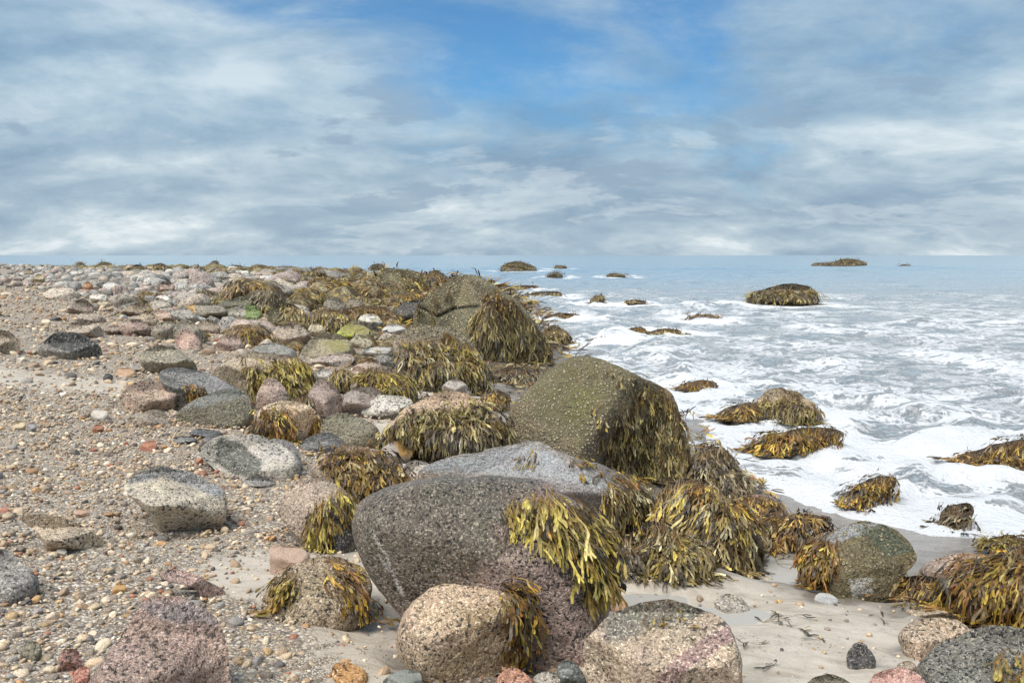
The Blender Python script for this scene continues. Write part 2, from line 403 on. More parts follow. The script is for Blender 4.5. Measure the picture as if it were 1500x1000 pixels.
X, Y = np.meshgrid(xs, ys, indexing='ij')
Z = ground(X, Y)
gm_ = np_mesh('beach', np.stack([X.ravel(), Y.ravel(), Z.ravel()], 1), grid_faces(len(xs), len(ys)), ground_mat())
BEACH = (gm_, X.ravel(), Y.ravel(), Z.ravel())
fattr(gm_, 'gravel', gravel_density(X, Y).ravel())
d_ = shore_d(X, Y)
wet_ = np.maximum(sstep(d_, 2.6, 0.9), 0.0)
BEACH = BEACH + (wet_.ravel(),)
link('beach', gm_, kind='structure', label='sloping beach of pale sand and gravel running left of the surf')

def sea_mat():
    m, N, bs = base_mat('sea_water')
    P = N.new('ShaderNodeNewGeometry').outputs['Position']
    x, y, z = N.sep(P)
    cov = N.attr('foam')
    w = N.vmath('SCALE', N.vmath('SUBTRACT', N.noisec(P, 1.1, 3), (0.5, 0.5, 0.5)), scale=0.5)
    p = N.vmath('ADD', P, w)
    p = N.vmath('MULTIPLY', p, (0.72, 1.0, 1.0))
    n1 = N.noise(p, 1.5, 10, 0.68, 0.4)
    n2 = N.noise(N.vmath('ADD', p, (9, 4, 0)), 4.6, 9, 0.68, 0.4)
    web = N.math('SUBTRACT', 1.0, N.math('MULTIPLY', N.math('ABSOLUTE', N.math('SUBTRACT', n2, 0.5)), 4.2))     # strings of foam
    web2 = N.math('SUBTRACT', 1.0, N.math('MULTIPLY', N.math('ABSOLUTE', N.math('SUBTRACT', n1, 0.5)), 5.0))
    fld = N.math('ADD', N.math('MULTIPLY', N.math('MAXIMUM', web, web2), 0.55), N.math('MULTIPLY', n1, 0.75))
    th = N.lin(cov, 0.0, 1.0, 1.06, 0.54)
    foam = N.step(N.math('SUBTRACT', fld, th), -0.06, 0.13)
    foam = N.math('MULTIPLY', foam, N.step(cov, 0.0, 0.12))
    bub = N.noise(P, 26, 5, 0.7)
    deep = N.step(y, 8, 90)
    wc = N.mix(deep, (0.33, 0.375, 0.395), (0.25, 0.34, 0.40))
    sandy = N.attr('shallow')
    wc = N.mix(N.math('MULTIPLY', sandy, 0.8), wc, (0.42, 0.39, 0.34))
    wc = N.mix(N.math('MULTIPLY', N.step(n1, 0.35, 0.6), 0.5), wc, N.mix(1.0, wc, (1.35, 1.35, 1.35), 'MULTIPLY'))
    fc = N.mix(bub, (0.74, 0.76, 0.77), (0.90, 0.90, 0.90))
    N.put(bs.inputs['Base Color'], N.mix(foam, wc, fc))
    N.put(bs.inputs['Roughness'], N.lin(foam, 0, 1, 0.16, 0.65))
    bs.inputs['IOR'].default_value = 1.333
    rip = N.noise(N.vmath('MULTIPLY', P, (0.6, 1.0, 1.0)), 2.2, 8, 0.62, 0.6)
    fine = N.noise(N.vmath('MULTIPLY', P, (0.7, 1.0, 1.0)), 11, 5, 0.6, 0.6)
    swl = N.noise(N.vmath('MULTIPLY', P, (0.25, 1.0, 1.0)), 0.35, 6, 0.6)
    h = N.math('ADD', N.math('ADD', N.math('MULTIPLY', rip, 0.9), N.math('MULTIPLY', fine, 0.14)), N.math('ADD', N.math('MULTIPLY', swl, 2.2), N.math('MULTIPLY', N.math('ADD', foam, N.math('MULTIPLY', N.math('MULTIPLY', foam, bub), 1.3)), 0.36)))
    h = N.math('MULTIPLY', h, N.lin(y, 12, 110, 1.0, 0.16))
    N.put(bs.inputs['Normal'], N.bump(h, 0.8, 0.12))
    return m
xs = 2.0 + 1.5 * np.sinh(np.linspace(-9.9, 9.9, 340)); ys = np.sort(np.concatenate([np.geomspace(2.6, 22000, 610), np.linspace(91.03, 111.07, 44)]))
X, Y = np.meshgrid(xs, ys, indexing='ij')
S = -shore_d(X, Y)
near = np.exp(-Y / 45)
lf = fbm2(X, Y, 0.45, 3, 3.0); mf = fbm2(X, Y * 1.3, 1.6, 4, 5.0)
H = 0.0 * X
ridge = 0 * X
for (sk, wk, ak) in [(0.45, 0.16, 0.07), (1.4, 0.26, 0.13), (2.7, 0.36, 0.15), (4.4, 0.45, 0.13), (6.8, 0.6, 0.13), (9.5, 0.9, 0.09), (13, 1.1, 0.10), (18, 1.4, 0.10), (25, 1.8, 0.10)]:
    sp = S + 1.1 * lf * min(1 + sk * 0.25, 3) + 0.12 * mf
    e = (sp - sk) / wk
    prof = np.where(e < 0, np.exp(-(e * 1.5) ** 2), np.exp(-(e * 0.7) ** 2))
    am = np.clip(0.45 + 1.6 * fbm2(X, Y, 0.28 / (1 + 0.05 * sk), 2, sk), 0, 1.3)
    H += ak * prof * am; ridge += prof * am
H += near * (0.10 * mf + 0.085 * fbm2(X, Y * 1.2, 4.2, 3, 7.0)) * sstep(S, -0.1, 0.8)
cr = (Y - 101 - 7 * fbm2(X, Y * 0, 0.02, 2, 1.0)) / 4.0
H += 0.42 * np.where(cr < 0, np.exp(-(cr * 2.2) ** 2), np.exp(-(cr * 0.8) ** 2)) * sstep(X, 10, 34) * np.clip(0.75 + 0.7 * fbm2(X, Y * 0, 0.05, 2, 6.0), 0.25, 1.2)
cr = (Y - 72 - 8 * fbm2(X, Y * 0, 0.03, 2, 3.0)) / 2.2
H += 0.16 * np.exp(-cr ** 2) * sstep(X, 4, 20) * np.clip(0.5 + 1.2 * fbm2(X, Y * 0, 0.06, 2, 9.0), 0, 1.2)
H += 0.10 * np.sin(Y / 2.6 + 3 * lf + X * 0.05) * sstep(Y, 14, 40) * np.exp(-Y / 400)
H *= sstep(S, -0.6, 0.9)
H += (0.09 * fbm2(X, Y, 0.8, 2, 11.0) + 0.045 * fbm2(X, Y, 2.6, 3, 13.0)) * sstep(S, 1.5, 0.3) * sstep(Y, 40, 20)
foam = np.interp(Y, [4, 6, 8, 11, 16, 24, 36, 60, 90], [0.58, 0.54, 0.52, 0.52, 0.50, 0.46, 0.32, 0.15, 0.04])
foam = foam + 0.24 * (ridge * np.interp(Y, [5, 15, 40], [1, .5, .1])) + 0.22 * lf + 0.22 * sstep(S, 0.5, 0.15) - 0.25 * sstep(S, 0.12, -0.1)
shallow = sstep(S, 0.9, 0.0)
sm = np_mesh('sea', np.stack([X.ravel(), Y.ravel(), (H - 0.005).ravel()], 1), grid_faces(len(xs), len(ys)), sea_mat())
SEA = (sm, X, Y, foam); fattr(sm, 'shallow', shallow.ravel())
link('sea', sm, kind='structure', label='foaming shallow sea reaching to the horizon')
def puddle_mat():
    m, N, bs = base_mat('puddle_water')
    P = N.new('ShaderNodeNewGeometry').outputs['Position']
    bs.inputs['Base Color'].default_value = (0.40, 0.375, 0.335, 1); bs.inputs['Roughness'].default_value = 0.04; bs.inputs['IOR'].default_value = 1.333
    N.put(bs.inputs['Normal'], N.bump(N.noise(P, 14, 3), 0.15, 0.01))
    return m
pm = puddle_mat()
for k, (dx, dy, rx, ry, dep, zc) in enumerate(DIPS):
    z = zc - dep * 0.78
    V = [(0, 0, 0)]; n = 40
    for i in range(n):
        a = 2 * math.pi * i / n; V.append((math.cos(a) * rx * 1.2, math.sin(a) * ry * 1.2, 0))
    F = [(0, 1 + i, 1 + (i + 1) % n) for i in range(n)]
    link('puddle', np_mesh('puddle', V, F, pm), loc=(dx, dy, z), kind='structure', label='shallow puddle on the wet sand')

# ------------------------------------------------------------------ rocks
BOX = []
FOOT = []          # footprints (x, y, r) of the placed rocks
def smooth_loop(P, n):
    P = np.asarray(P, float)
    for _ in range(3):
        Q = np.roll(P, -1, 0); P = np.stack([0.75 * P + 0.25 * Q, 0.25 * P + 0.75 * Q], 1).reshape(-1, 2)
    seg = np.linalg.norm(np.roll(P, -1, 0) - P, axis=1); cum = np.concatenate([[0], np.cumsum(seg)])
    t = np.linspace(0, cum[-1], n, endpoint=False)
    PP = np.vstack([P, P[:1]])
    return np.stack([np.interp(t, cum, PP[:, 0]), np.interp(t, cum, PP[:, 1])], 1)
def in_poly(px, py, poly):
    poly = np.asarray(poly, float); c = np.zeros(px.shape, bool)
    for (ax, ay), (bx, by) in zip(poly, np.roll(poly, -1, 0)):
        k = ((ay > py) != (by > py)) & (px < (bx - ax) * (py - ay) / (by - ay + 1e-12) + ax); c ^= k
    return c
def poly_dist(px, py, poly, closed=True):
    poly = np.asarray(poly, float); best = np.full(px.shape, 1e9)
    nxt = np.roll(poly, -1, 0) if closed else poly[1:]
    for (ax, ay), (bx, by) in zip(poly if closed else poly[:-1], nxt):
        dx, dy = bx - ax, by - ay
        t = np.clip(((px - ax) * dx + (py - ay) * dy) / (dx * dx + dy * dy + 1e-9), 0, 1)
        best = np.minimum(best, np.hypot(px - ax - t * dx, py - ay - t * dy))
    return best
def pts(s):
    return [tuple(float(v) for v in q.split(',')) for q in s.split()]
class Rock: pass
def build_rock(name, label, poly, mat, color, cat='rock', base=None, thick=None, sink=0.16, p=2.3, seed=None, facets=5, rough=1.0, paint=(), crack=None, top=0.62, group=None, sharp=0.07, res=1.0, ball=False):
    """a stone whose outline seen from here is known: it gets a distance from where it meets the ground, a real size and a depth of its own"""
    poly = np.array(pts(poly) if isinstance(poly, str) else poly, float)
    seedv = sum(ord(ch) * (i + 1) for i, ch in enumerate(label)) % 9973 if seed is None else seed
    rng = np.random.default_rng(seedv)
    cx = (poly[:, 0].min() + poly[:, 0].max()) / 2; by = poly[:, 1].max() if base is None else base
    G = hit(cx, by)
    dep = float(project(G)[2])
    wpx = np.ptp(poly[:, 0]); hpx = np.ptp(poly[:, 1])
    wm = wpx / FPX * dep; hm = hpx / FPX * dep
    T = thick * wm if thick else 0.40 * min(wm, hm * 2.4)
    if not ball: sink = 0.10 + 2.0 * sink
    dc = dep + (0.55 + 0.75 * min(sink, 0.45)) * T
    cpx = np.array([cx, (poly[:, 1].min() + poly[:, 1].max()) / 2])
    n = rays(cpx[0], cpx[1]); c0, s0 = math.cos(PITCH), math.sin(PITCH)
    fwd = np.array([0, c0, -s0])
    C = np.array([0, 0, CAM_H]) + n * (dc / n.dot(fwd))
    right = np.array([1.0, 0, 0]); right -= n * n.dot(right); right /= np.linalg.norm(right); up = np.cross(right, n)
    nt = int(np.clip(wpx * 0.55 * res, 24, 230)); nr = int(np.clip(wpx * 0.17 * res, 8, 90))
    L = smooth_loop(poly, nt)
    D = rays(L[:, 0], L[:, 1]); t = (C - np.array([0, 0, CAM_H])).dot(n) / D.dot(n)
    W = np.array([0, 0, CAM_H]) + D * t[:, None] - C
    U = W.dot(right); Vv = W.dot(up)
    hh = np.ptp(Vv); vm = (Vv.max() + Vv.min()) / 2
    Vv = Vv - sink * hh * sstep(-(Vv - vm) / (hh / 2), 0.25, 1.0)
    uc, vc = U.mean(), Vv.mean()
    # rings from the near pole over the outline to the far pole
    rs = np.sin(np.linspace(0, math.pi / 2, nr + 1))[1:]
    rf = np.concatenate([rs, rs[-2::-1][::2]]) if nr > 10 else np.concatenate([rs, rs[-2::-1]])
    sign = np.concatenate([np.ones(len(rs)), -np.ones(len(rf) - len(rs))])
    nU = [uc]; 
    A = rf[:, None]
    u = uc + A * (U - uc)[None]; v = vc + A * (Vv - vc)[None]
    w = T * np.power(np.maximum(1 - np.power(A, p), 0), 1 / p) * np.ones_like(u)
    w[len(rs) - 1] = 0
    u = np.concatenate([[uc], u.ravel(), [uc]]); v = np.concatenate([[vc], v.ravel(), [vc]])
    w = np.concatenate([[T], w.ravel(), [T]]); sg = np.concatenate([[1], np.repeat(sign, nt), [-1]])
    un = (u - uc) / (wm / 2); vn = (v - vc) / (hh / 2)
    k = max(sharp, 0.02) * T
    def smin(a, b): 
        hq = np.clip(0.5 + 0.5 * (b - a) / k, 0, 1); return b + (a - b) * hq - k * hq * (1 - hq)
    if facets:
        w = np.where(sg > 0, smin(w, T * (0.92 - top * 1.6 * np.maximum(vn - 0.05, -0.6) + 0 * un)), w)   # flatter top
    for q in range(facets):
        a = rng.uniform(0, 2 * math.pi); sl = rng.uniform(0.4, 1.5); of = rng.uniform(0.62, 0.95)
        w = smin(w, np.maximum(T * (of + sl * (math.cos(a) * un + math.sin(a) * vn) * sg), 0.0 * T))
    w = np.maximum(w, 0) * sg
    Pw = C + u[:, None] * right + v[:, None] * up - w[:, None] * n
    # worn surface
    size = (wm * max(hm, 0.3 * wm)) ** 0.5
    rad = Pw - C; rad /= np.linalg.norm(rad, axis=1)[:, None] + 1e-9
    so = rng.uniform(0, 50, 3)
    q = Pw / size
    dsp = 0.12 * fbm(q * 1.4 + so, 3) + 0.09 * (0.3 - np.abs(perlin(q * 2.4 + so[::-1]))) + 0.05 * fbm(q * 5.0 + so, 4, 0.62)
    Pw = Pw + rad * (dsp * size * 0.62 * rough)[:, None]
    if crack is not None:
        px, py, _ = project(Pw); cd = poly_dist(px, py, pts(crack), closed=False)
        Pw = Pw + n * (0.03 * size * np.exp(-(cd / (0.009 * wpx)) ** 2) * (sg > 0))[:, None]
    nrings = len(rf); F3 = []; F4 = []
    ring = lambda r_: 1 + r_ * nt
    i = np.arange(nt); j = (i + 1) % nt
    quads = [np.stack([ring(r_) + i, ring(r_) + j, ring(r_ + 1) + j, ring(r_ + 1) + i], 1) for r_ in range(nrings - 1)]
    Q4 = np.concatenate(quads)
    last = len(Pw) - 1
    F = np.concatenate([np.stack([np.zeros(nt, int), j, i], 1) + np.array([0, 1, 1]), Q4[:, [0, 1, 2]], Q4[:, [0, 2, 3]], np.stack([np.full(nt, last), ring(nrings - 1) + i, ring(nrings - 1) + j], 1)])
    loc = np.array([C[0], C[1], max(float(ground(C[:1], C[1:2])[0]), -0.1)])
    me = np_mesh(name, Pw - loc, F, M[mat])
    bm = bmesh.new(); bm.from_mesh(me); bmesh.ops.recalc_face_normals(bm, faces=bm.faces); bm.to_mesh(me); bm.free()
    px, py, _ = project(Pw)
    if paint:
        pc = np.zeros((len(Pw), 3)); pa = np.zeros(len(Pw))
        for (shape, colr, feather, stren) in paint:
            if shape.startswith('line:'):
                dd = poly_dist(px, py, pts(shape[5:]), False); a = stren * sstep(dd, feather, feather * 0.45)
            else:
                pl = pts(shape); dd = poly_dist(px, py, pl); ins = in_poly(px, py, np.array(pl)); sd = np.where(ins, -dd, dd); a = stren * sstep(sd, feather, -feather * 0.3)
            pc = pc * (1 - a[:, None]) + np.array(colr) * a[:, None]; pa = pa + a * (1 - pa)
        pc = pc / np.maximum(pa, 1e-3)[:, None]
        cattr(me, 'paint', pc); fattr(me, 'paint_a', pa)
    o = link(name, me, loc=loc, label=label, category=cat)
    if group: o['group'] = group
    o.color = (color[0] * 1.10, color[1] * 1.0, color[2] * 0.90, 1); o['grain'] = float(np.clip((3.6 / dep) ** 0.75, 0.2, 1.0))
    R = Rock(); R.o = o; R.loc = loc; R.C = C; R.size = size; R.wm = wm; R.dep = dep; R.poly = poly; R.rng = rng
    R.bvh = BVHTree.FromPolygons([Vector(q_) for q_ in Pw], [tuple(f) for f in F.tolist()])
    R.V = Pw; R.n = n
    FOOT.append((C[0], C[1], 0.42 * wm + 0.02, 0.75 * T)); BOX.append((poly[:, 0].min(), poly[:, 0].max(), poly[:, 1].min(), poly[:, 1].max(), dep))
    return R

# ------------------------------------------------------------------ rockweed
PAL = {'olive': [(0.34, 0.265, 0.055), (0.25, 0.19, 0.045), (0.41, 0.32, 0.065), (0.17, 0.115, 0.03), (0.36, 0.29, 0.11), (0.22, 0.13, 0.03)],
       'dull': [(0.30, 0.24, 0.10), (0.38, 0.31, 0.145), (0.17, 0.125, 0.055), (0.085, 0.062, 0.035), (0.24, 0.17, 0.055), (0.42, 0.31, 0.07), (0.46, 0.40, 0.22)],
       'brown': [(0.17, 0.09, 0.035), (0.26, 0.15, 0.045), (0.085, 0.05, 0.028), (0.32, 0.20, 0.05), (0.15, 0.10, 0.06), (0.36, 0.24, 0.05), (0.30, 0.24, 0.12)],
       'orange': [(0.34, 0.20, 0.035), (0.42, 0.28, 0.045), (0.25, 0.115, 0.03), (0.17, 0.09, 0.03), (0.42, 0.32, 0.07), (0.11, 0.07, 0.03), (0.24, 0.18, 0.07)],
       'dark': [(0.055, 0.042, 0.028), (0.11, 0.085, 0.05), (0.18, 0.145, 0.08), (0.24, 0.21, 0.125), (0.03, 0.025, 0.02)],
       'straw': [(0.36, 0.29, 0.11), (0.29, 0.225, 0.075), (0.42, 0.345, 0.145), (0.19, 0.14, 0.055), (0.26, 0.21, 0.10), (0.11, 0.08, 0.04)]}
UPV = Vector((0, 0, 1)); DN = Vector((0, 0, -1))
def grow(bvh, centre, p, nrm, L, Wd, rnd, forks=2, lift=0.004, spread=0.5, free=False, ground_fn=gz):
    """one forked frond: it lies down the stone under its own weight and hangs clear where the stone curves away. returns verts, faces, per-vert t"""
    Vs, Fs, Ts = [], [], []
    def strand(p, d, n, length, steps, t0, t1, prev, roll, wmul):
        st = length / steps
        for k in range(steps):
            t = DN - n * DN.dot(n)
            if t.length < 0.35:
                out = Vector((p.x - centre.x, p.y - centre.y, 0))
                if out.length > 1e-4: t = t + out.normalized() * 0.5
            if t.length > 1e-5: t.normalize()
            d = d * 0.60 + t * 0.42 + Vector((rnd.gauss(0, 1), rnd.gauss(0, 1), rnd.gauss(0, 1))) * 0.21
            d.normalize()
            p = p + d * st
            if bvh is not None:
                loc, nn, ix, ds = bvh.find_nearest(p)
                if loc is not None:
                    sd = (p - loc).dot(nn)
                    if sd < lift: p = loc + nn * lift; n = nn
                    elif ds < lift * 3: n = nn
                    else:
                        d = (d * 0.6 + DN * 0.5).normalized()
            g = ground_fn(p.x, p.y) + 0.006 + lift * 0.4
            if p.z < g:
                p.z = g; n = (n * 0.3 + UPV).normalized(); d.z *= 0.2
                if d.length < 0.1: d = Vector((rnd.gauss(0, 1), rnd.gauss(0, 1), 0))
                d.normalize()
            s = d.cross(n)
            if s.length < 1e-4: s = d.orthogonal()
            s.normalize(); s = (s * math.cos(roll) + n * math.sin(roll))
            f = (k + 1) / steps; tt = t0 + (t1 - t0) * f
            wd = Wd * wmul * (0.32 + 0.68 * min(tt * 1.5, 1.0))
            if t1 >= 1.0:
                wd = Wd * wmul * (0.75 + 0.35 * f) if k < steps - 1 else Wd * wmul * 0.5
            a = len(Vs); Vs.append(p - s * wd); Vs.append(p + s * wd); Ts.append(tt); Ts.append(tt)
            Fs.append((prev, prev + 1, a + 1, a)); prev = a
        return p, d, n, prev
    d0 = DN - nrm * DN.dot(nrm)
    if d0.length < 0.3:
        d0 = d0 + Vector((p.x - centre.x, p.y - centre.y, 0)).normalized() * 0.5
    d0 = d0 + Vector((rnd.gauss(0, 1), rnd.gauss(0, 1), rnd.gauss(0, 0.5))) * spread * 0.5
    d0 = (d0 - nrm * d0.dot(nrm) * 0.8)
    if d0.length < 1e-3: d0 = nrm.orthogonal()
    d0.normalize()
    p = p + nrm * lift
    s = d0.cross(nrm)
    if s.length < 1e-4: s = d0.orthogonal()
    s.normalize(); r0 = rnd.uniform(-0.5, 0.5)
    Vs += [p - s * Wd * 0.28, p + s * Wd * 0.28]; Ts += [0, 0]
    if forks == 0:
        strand(p, d0, nrm, L, 4, 0, 1.0, 0, r0, 1.0)
    elif forks == 1:
        p1, d1, n1, pv = strand(p, d0, nrm, L * 0.45, 2, 0, 0.45, 0, r0, 1.0)
        for sgn in (-1, 1):
            sd = d1.cross(n1); dd = (d1 + sd * sgn * rnd.uniform(0.25, 0.8)).normalized()
            strand(p1.copy(), dd, n1, L * rnd.uniform(0.45, 0.6), 3, 0.45, 1.0, pv, r0 + rnd.uniform(-.5, .5), 1.0)
    else:
        p1, d1, n1, pv = strand(p, d0, nrm, L * rnd.uniform(0.25, 0.42), 2, 0, 0.35, 0, r0, 0.75)
        for sgn in (-1, 1):
            sd = d1.cross(n1); dd = (d1 + sd * sgn * rnd.uniform(0.2, 0.8)).normalized()
            p2, d2, n2, pv2 = strand(p1.copy(), dd, n1, L * rnd.uniform(0.14, 0.34), 2, 0.35, 0.62, pv, r0 + rnd.uniform(-.7, .7), 0.85)
            for sg2 in (-1, 1):
                sd = d2.cross(n2); d3 = (d2 + sd * sg2 * rnd.uniform(0.25, 0.8)).normalized()
                strand(p2.copy(), d3, n2, L * rnd.uniform(0.16, 0.42), 3, 0.62, 1.0, pv2, r0 + rnd.uniform(-1, 1), rnd.uniform(0.75, 1.15))
    return Vs, Fs, Ts
def frond_cols(Ts, pal, rnd, bright=1.0):
    c = np.array(rnd.choice(PAL[pal])) * rnd.uniform(0.7, 1.45) * bright
    b = np.array((0.16, 0.08, 0.02)) * rnd.uniform(0.6, 1.3)
    if rnd.random() < 0.14: c = np.array((0.05, 0.038, 0.025)) * rnd.uniform(0.7, 1.6)
    t = np.array(Ts)[:, None]
    w = np.clip(t * 1.6, 0, 1)
    return b * (1 - w) + c * w * (0.8 + 0.35 * t)
FROND_CAP = 300
def add_weed(R, n, L, Wd, pal='olive', zones=None, forks=2, indiv=True, all_round=0.25, lift=0.03, spread=0.6, bright=1.0, cap=FROND_CAP, minz=-0.15, seed=None):
    """n fronds on a stone; zones = pixel polygons of the patches they grow in (None: the whole stone)"""
    rnd = random.Random(int(R.C[0] * 1000) + n if seed is None else seed)
    cen = Vector(R.C); org = Vector((0, 0, CAM_H))
    zl = [np.array(pts(z)) for z in zones] if zones else [R.poly]
    ar = [np.ptp(z[:, 0]) * np.ptp(z[:, 1]) for z in zl]
    nr_ = np.random.default_rng(rnd.randrange(10 ** 6)); zs = []
    for z in zl:
        qx = nr_.uniform(z[:, 0].min(), z[:, 0].max(), n * 12); qy = nr_.uniform(z[:, 1].min(), z[:, 1].max(), n * 12)
        k_ = in_poly(qx, qy, z); zs.append(rays(qx[k_], qy[k_]))
    zl = zs
    n = int(n * 2.1); out = []; tries = 0
    lw = R.loc
    while len(out) < n and tries < n * 12:
        tries += 1
        if (zones is None or all_round > 0) and rnd.random() < all_round:
            i = rnd.randrange(len(R.V)); p = Vector(R.V[i])
            if (p - cen).dot(Vector(R.n)) < 0: continue
            loc, nn, ix, ds = R.bvh.find_nearest(p + Vector((rnd.gauss(0, .02), rnd.gauss(0, .02), rnd.gauss(0, .02))))
        else:
            z = rnd.choices(zl, ar)[0]
            dr = Vector(z[rnd.randrange(len(z))]); loc, nn, ix, ds = R.bvh.ray_cast(org, dr)
        if loc is None or nn.z < minz or loc.z < gz(loc.x, loc.y) - 0.02: continue
        # a holdfast carries a tuft of fronds
        tl = rnd.uniform(0.45, 1.0); tb = rnd.uniform(0.75, 1.3)
        for q_ in range(rnd.randint(2, 5)):
            l_ = L * tl * rnd.uniform(0.6, 1.15); lf_ = rnd.random()
            p_ = loc + Vector((rnd.gauss(0, 1), rnd.gauss(0, 1), rnd.gauss(0, 1))) * 0.02 * max(1.0, R.dep / 9)
            Vs, Fs, Ts = grow(R.bvh, cen, p_, nn.copy(), l_, Wd * 0.5 * rnd.uniform(0.5, 1.4), rnd, forks, lift * (0.05 + 0.6 * lf_), spread * 1.2)
            out.append((l_ * (0.5 + lf_), Vs, Fs, frond_cols(Ts, pal, rnd, bright * tb * (0.50 + 0.50 * lf_))))  # lower fronds coloured darker: shade between the layers put into the colour
    emit_weed(R.o, lw, out, indiv, cap)
def emit_weed(parent, lw, out, indiv, cap, name='seaweed'):
    out.sort(key=lambda q: -q[0])
    k0 = min(cap, len(out)) if indiv else 0
    for (l_, Vs, Fs, C) in out[:k0]:
        me = bpy.data.meshes.new('frond'); me.from_pydata([(v.x - lw[0], v.y - lw[1], v.z - lw[2]) for v in Vs], [], Fs)
        me.polygons.foreach_set('use_smooth', np.ones(len(Fs), bool)); cattr(me, 'col', C); me.materials.append(M['frond'])
        link('frond', me, parent)
    rest = out[k0:]
    if rest:
        V, F, CC = [], [], []; b = 0
        for (l_, Vs, Fs, C) in rest:
            V += [(v.x - lw[0], v.y - lw[1], v.z - lw[2]) for v in Vs]; F += [tuple(b + q for q in f) for f in Fs]; CC.append(C); b += len(Vs)
        me = np_mesh('seaweed', np.array(V), np.array(F), M['frond']); cattr(me, 'col', np.concatenate(CC))
        if parent is not None:
            link('seaweed', me, parent, kind='stuff')
        else: return me
def weed_mat(name, label, poly, n, L, Wd, pal, height=0.10, forks=1, cat='seaweed', indiv=False, cap=200, rockc=(0.07, 0.055, 0.035), bright=1.0, group=None):
    """a low heap of rockweed, a hidden stone under it, lying in the surf or on the sand"""
    R = build_rock(name, label, poly, 'dark', rockc, cat=cat, sink=0.5, facets=2, p=2.0, group=group)
    add_weed(R, n, L, Wd, pal, forks=forks, indiv=indiv, all_round=0.3, lift=0.05, spread=1.4, cap=cap, bright=bright)
    return R
# ------------------------------------------------------------------ the stones one by one
PALE, GREY, DKGREY, TAN, PINK, BLUISH, OLIVE = (0.44, 0.41, 0.36), (0.27, 0.265, 0.25), (0.12, 0.122, 0.118), (0.42, 0.34, 0.24), (0.36, 0.265, 0.235), (0.24, 0.26, 0.275), (0.20, 0.18, 0.10)
DARKZ = (0.055, 0.055, 0.048)
# --- foreground
R1 = build_rock('boulder', 'largest dark granite boulder in the foreground with yellow rockweed hanging on its right', '523,772 530,747 548,726 600,708 680,697 750,696 800,706 850,735 880,785 893,840 888,890 868,935 835,965 790,972 740,962 650,935 595,892 560,868 535,832 525,797', 'dark', (0.35, 0.275, 0.255), 'boulder',
    thick=0.40, p=2.1, facets=1, sink=0.08, rough=0.5, top=0.3, paint=[('520,770 548,715 680,690 780,695 700,780 640,800 560,860', (0.15, 0.13, 0.095), 60, 0.7), ('560,840 640,800 760,790 680,850 600,900', (0.12, 0.095, 0.06), 40, 0.5), ('line:548,785 567,815 575,840 590,870', (0.60, 0.56, 0.50), 3, 0.8), ('line:556,815 566,832', (0.6, 0.56, 0.5), 2.5, .7)])
add_weed(R1, 220, 0.19, 0.0088, 'olive', ['770,732 815,725 855,745 885,795 890,835 850,830 825,790 798,765', '810,740 850,750 880,800 850,800'], forks=2, all_round=0, lift=0.05, spread=0.5, bright=1.2)
add_weed(R1, 14, 0.16, 0.008, 'olive', ['750,735 768,735 768,755 750,755'], all_round=0, lift=0.02, spread=1.2, bright=1.1, seed=5)
R2 = build_rock('boulder', 'long low slab with a pale wet top behind the largest dark boulder', '612,692 640,673 700,659 760,650 800,652 838,672 900,690 945,714 962,742 945,768 890,785 800,790 700,760 640,735 610,712', 'smooth', (0.18, 0.165, 0.15), 'boulder', base=772,
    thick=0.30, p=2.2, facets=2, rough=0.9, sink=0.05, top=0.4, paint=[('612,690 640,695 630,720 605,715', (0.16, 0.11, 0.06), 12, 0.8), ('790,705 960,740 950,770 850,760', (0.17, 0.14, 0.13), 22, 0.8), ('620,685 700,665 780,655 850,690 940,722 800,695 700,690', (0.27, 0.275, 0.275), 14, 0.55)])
add_weed(R2, 150, 0.22, 0.009, 'dull', ['890,705 935,712 962,742 950,765 905,765 890,735'], all_round=0, lift=0.05, bright=1.0)
add_weed(R2, 34, 0.12, 0.008, 'orange', ['835,672 860,678 930,705 925,712 850,690'], all_round=0, lift=0.02, spread=1.3, seed=8)
add_weed(R2, 8, 0.10, 0.007, 'orange', ['765,668 790,664 790,680 768,682'], all_round=0, lift=0.012, spread=2, seed=9)
R3 = build_rock('boulder', 'tall mossy barnacled boulder standing at the waterline with rockweed down its seaward side', '736,655 745,612 765,580 798,546 830,524 862,523 920,540 965,560 990,585 1000,620 1010,660 1018,695 990,720 950,725 900,715 850,705 800,695 745,690', 'mossy', (0.44, 0.37, 0.23), 'boulder', base=712,
    thick=0.42, p=2.0, facets=1, rough=0.55, sink=0.1, top=0.3, paint=[('800,545 870,528 960,560 900,590 850,600 790,600', (0.30, 0.25, 0.11), 60, 0.4), ('845,575 868,578 855,615 838,608', (0.45, 0.43, 0.10), 18, 0.6), ('880,600 900,620 905,680 870,690 865,620', (0.36, 0.24, 0.15), 25, 0.65), ('740,650 800,600 870,620 890,700 760,690', (0.15, 0.125, 0.08), 50, 0.25)])
add_weed(R3, 330, 0.25, 0.0125, 'straw', ['935,560 990,585 1008,650 1015,695 985,700 960,640', '905,585 950,570 985,640 960,690 900,675 885,630'], all_round=0.10, lift=0.045, spread=0.45, bright=1.0)
add_weed(R3, 90, 0.07, 0.009, 'straw', ['880,535 930,545 985,585 960,640 910,590'], forks=1, all_round=0.1, lift=0.012, spread=1.0, indiv=False, seed=14)
add_weed(R3, 110, 0.16, 0.011, 'dull', ['870,590 915,600 960,580 985,600 960,690 890,690 880,640'], all_round=0.0, lift=0.03, spread=0.8, indiv=False, seed=24)
add_weed(R3, 50, 0.2, 0.012, 'dull', ['930,560 965,565 985,590 960,610 935,590'], all_round=0.0, lift=0.03, spread=0.6, indiv=False, seed=4)
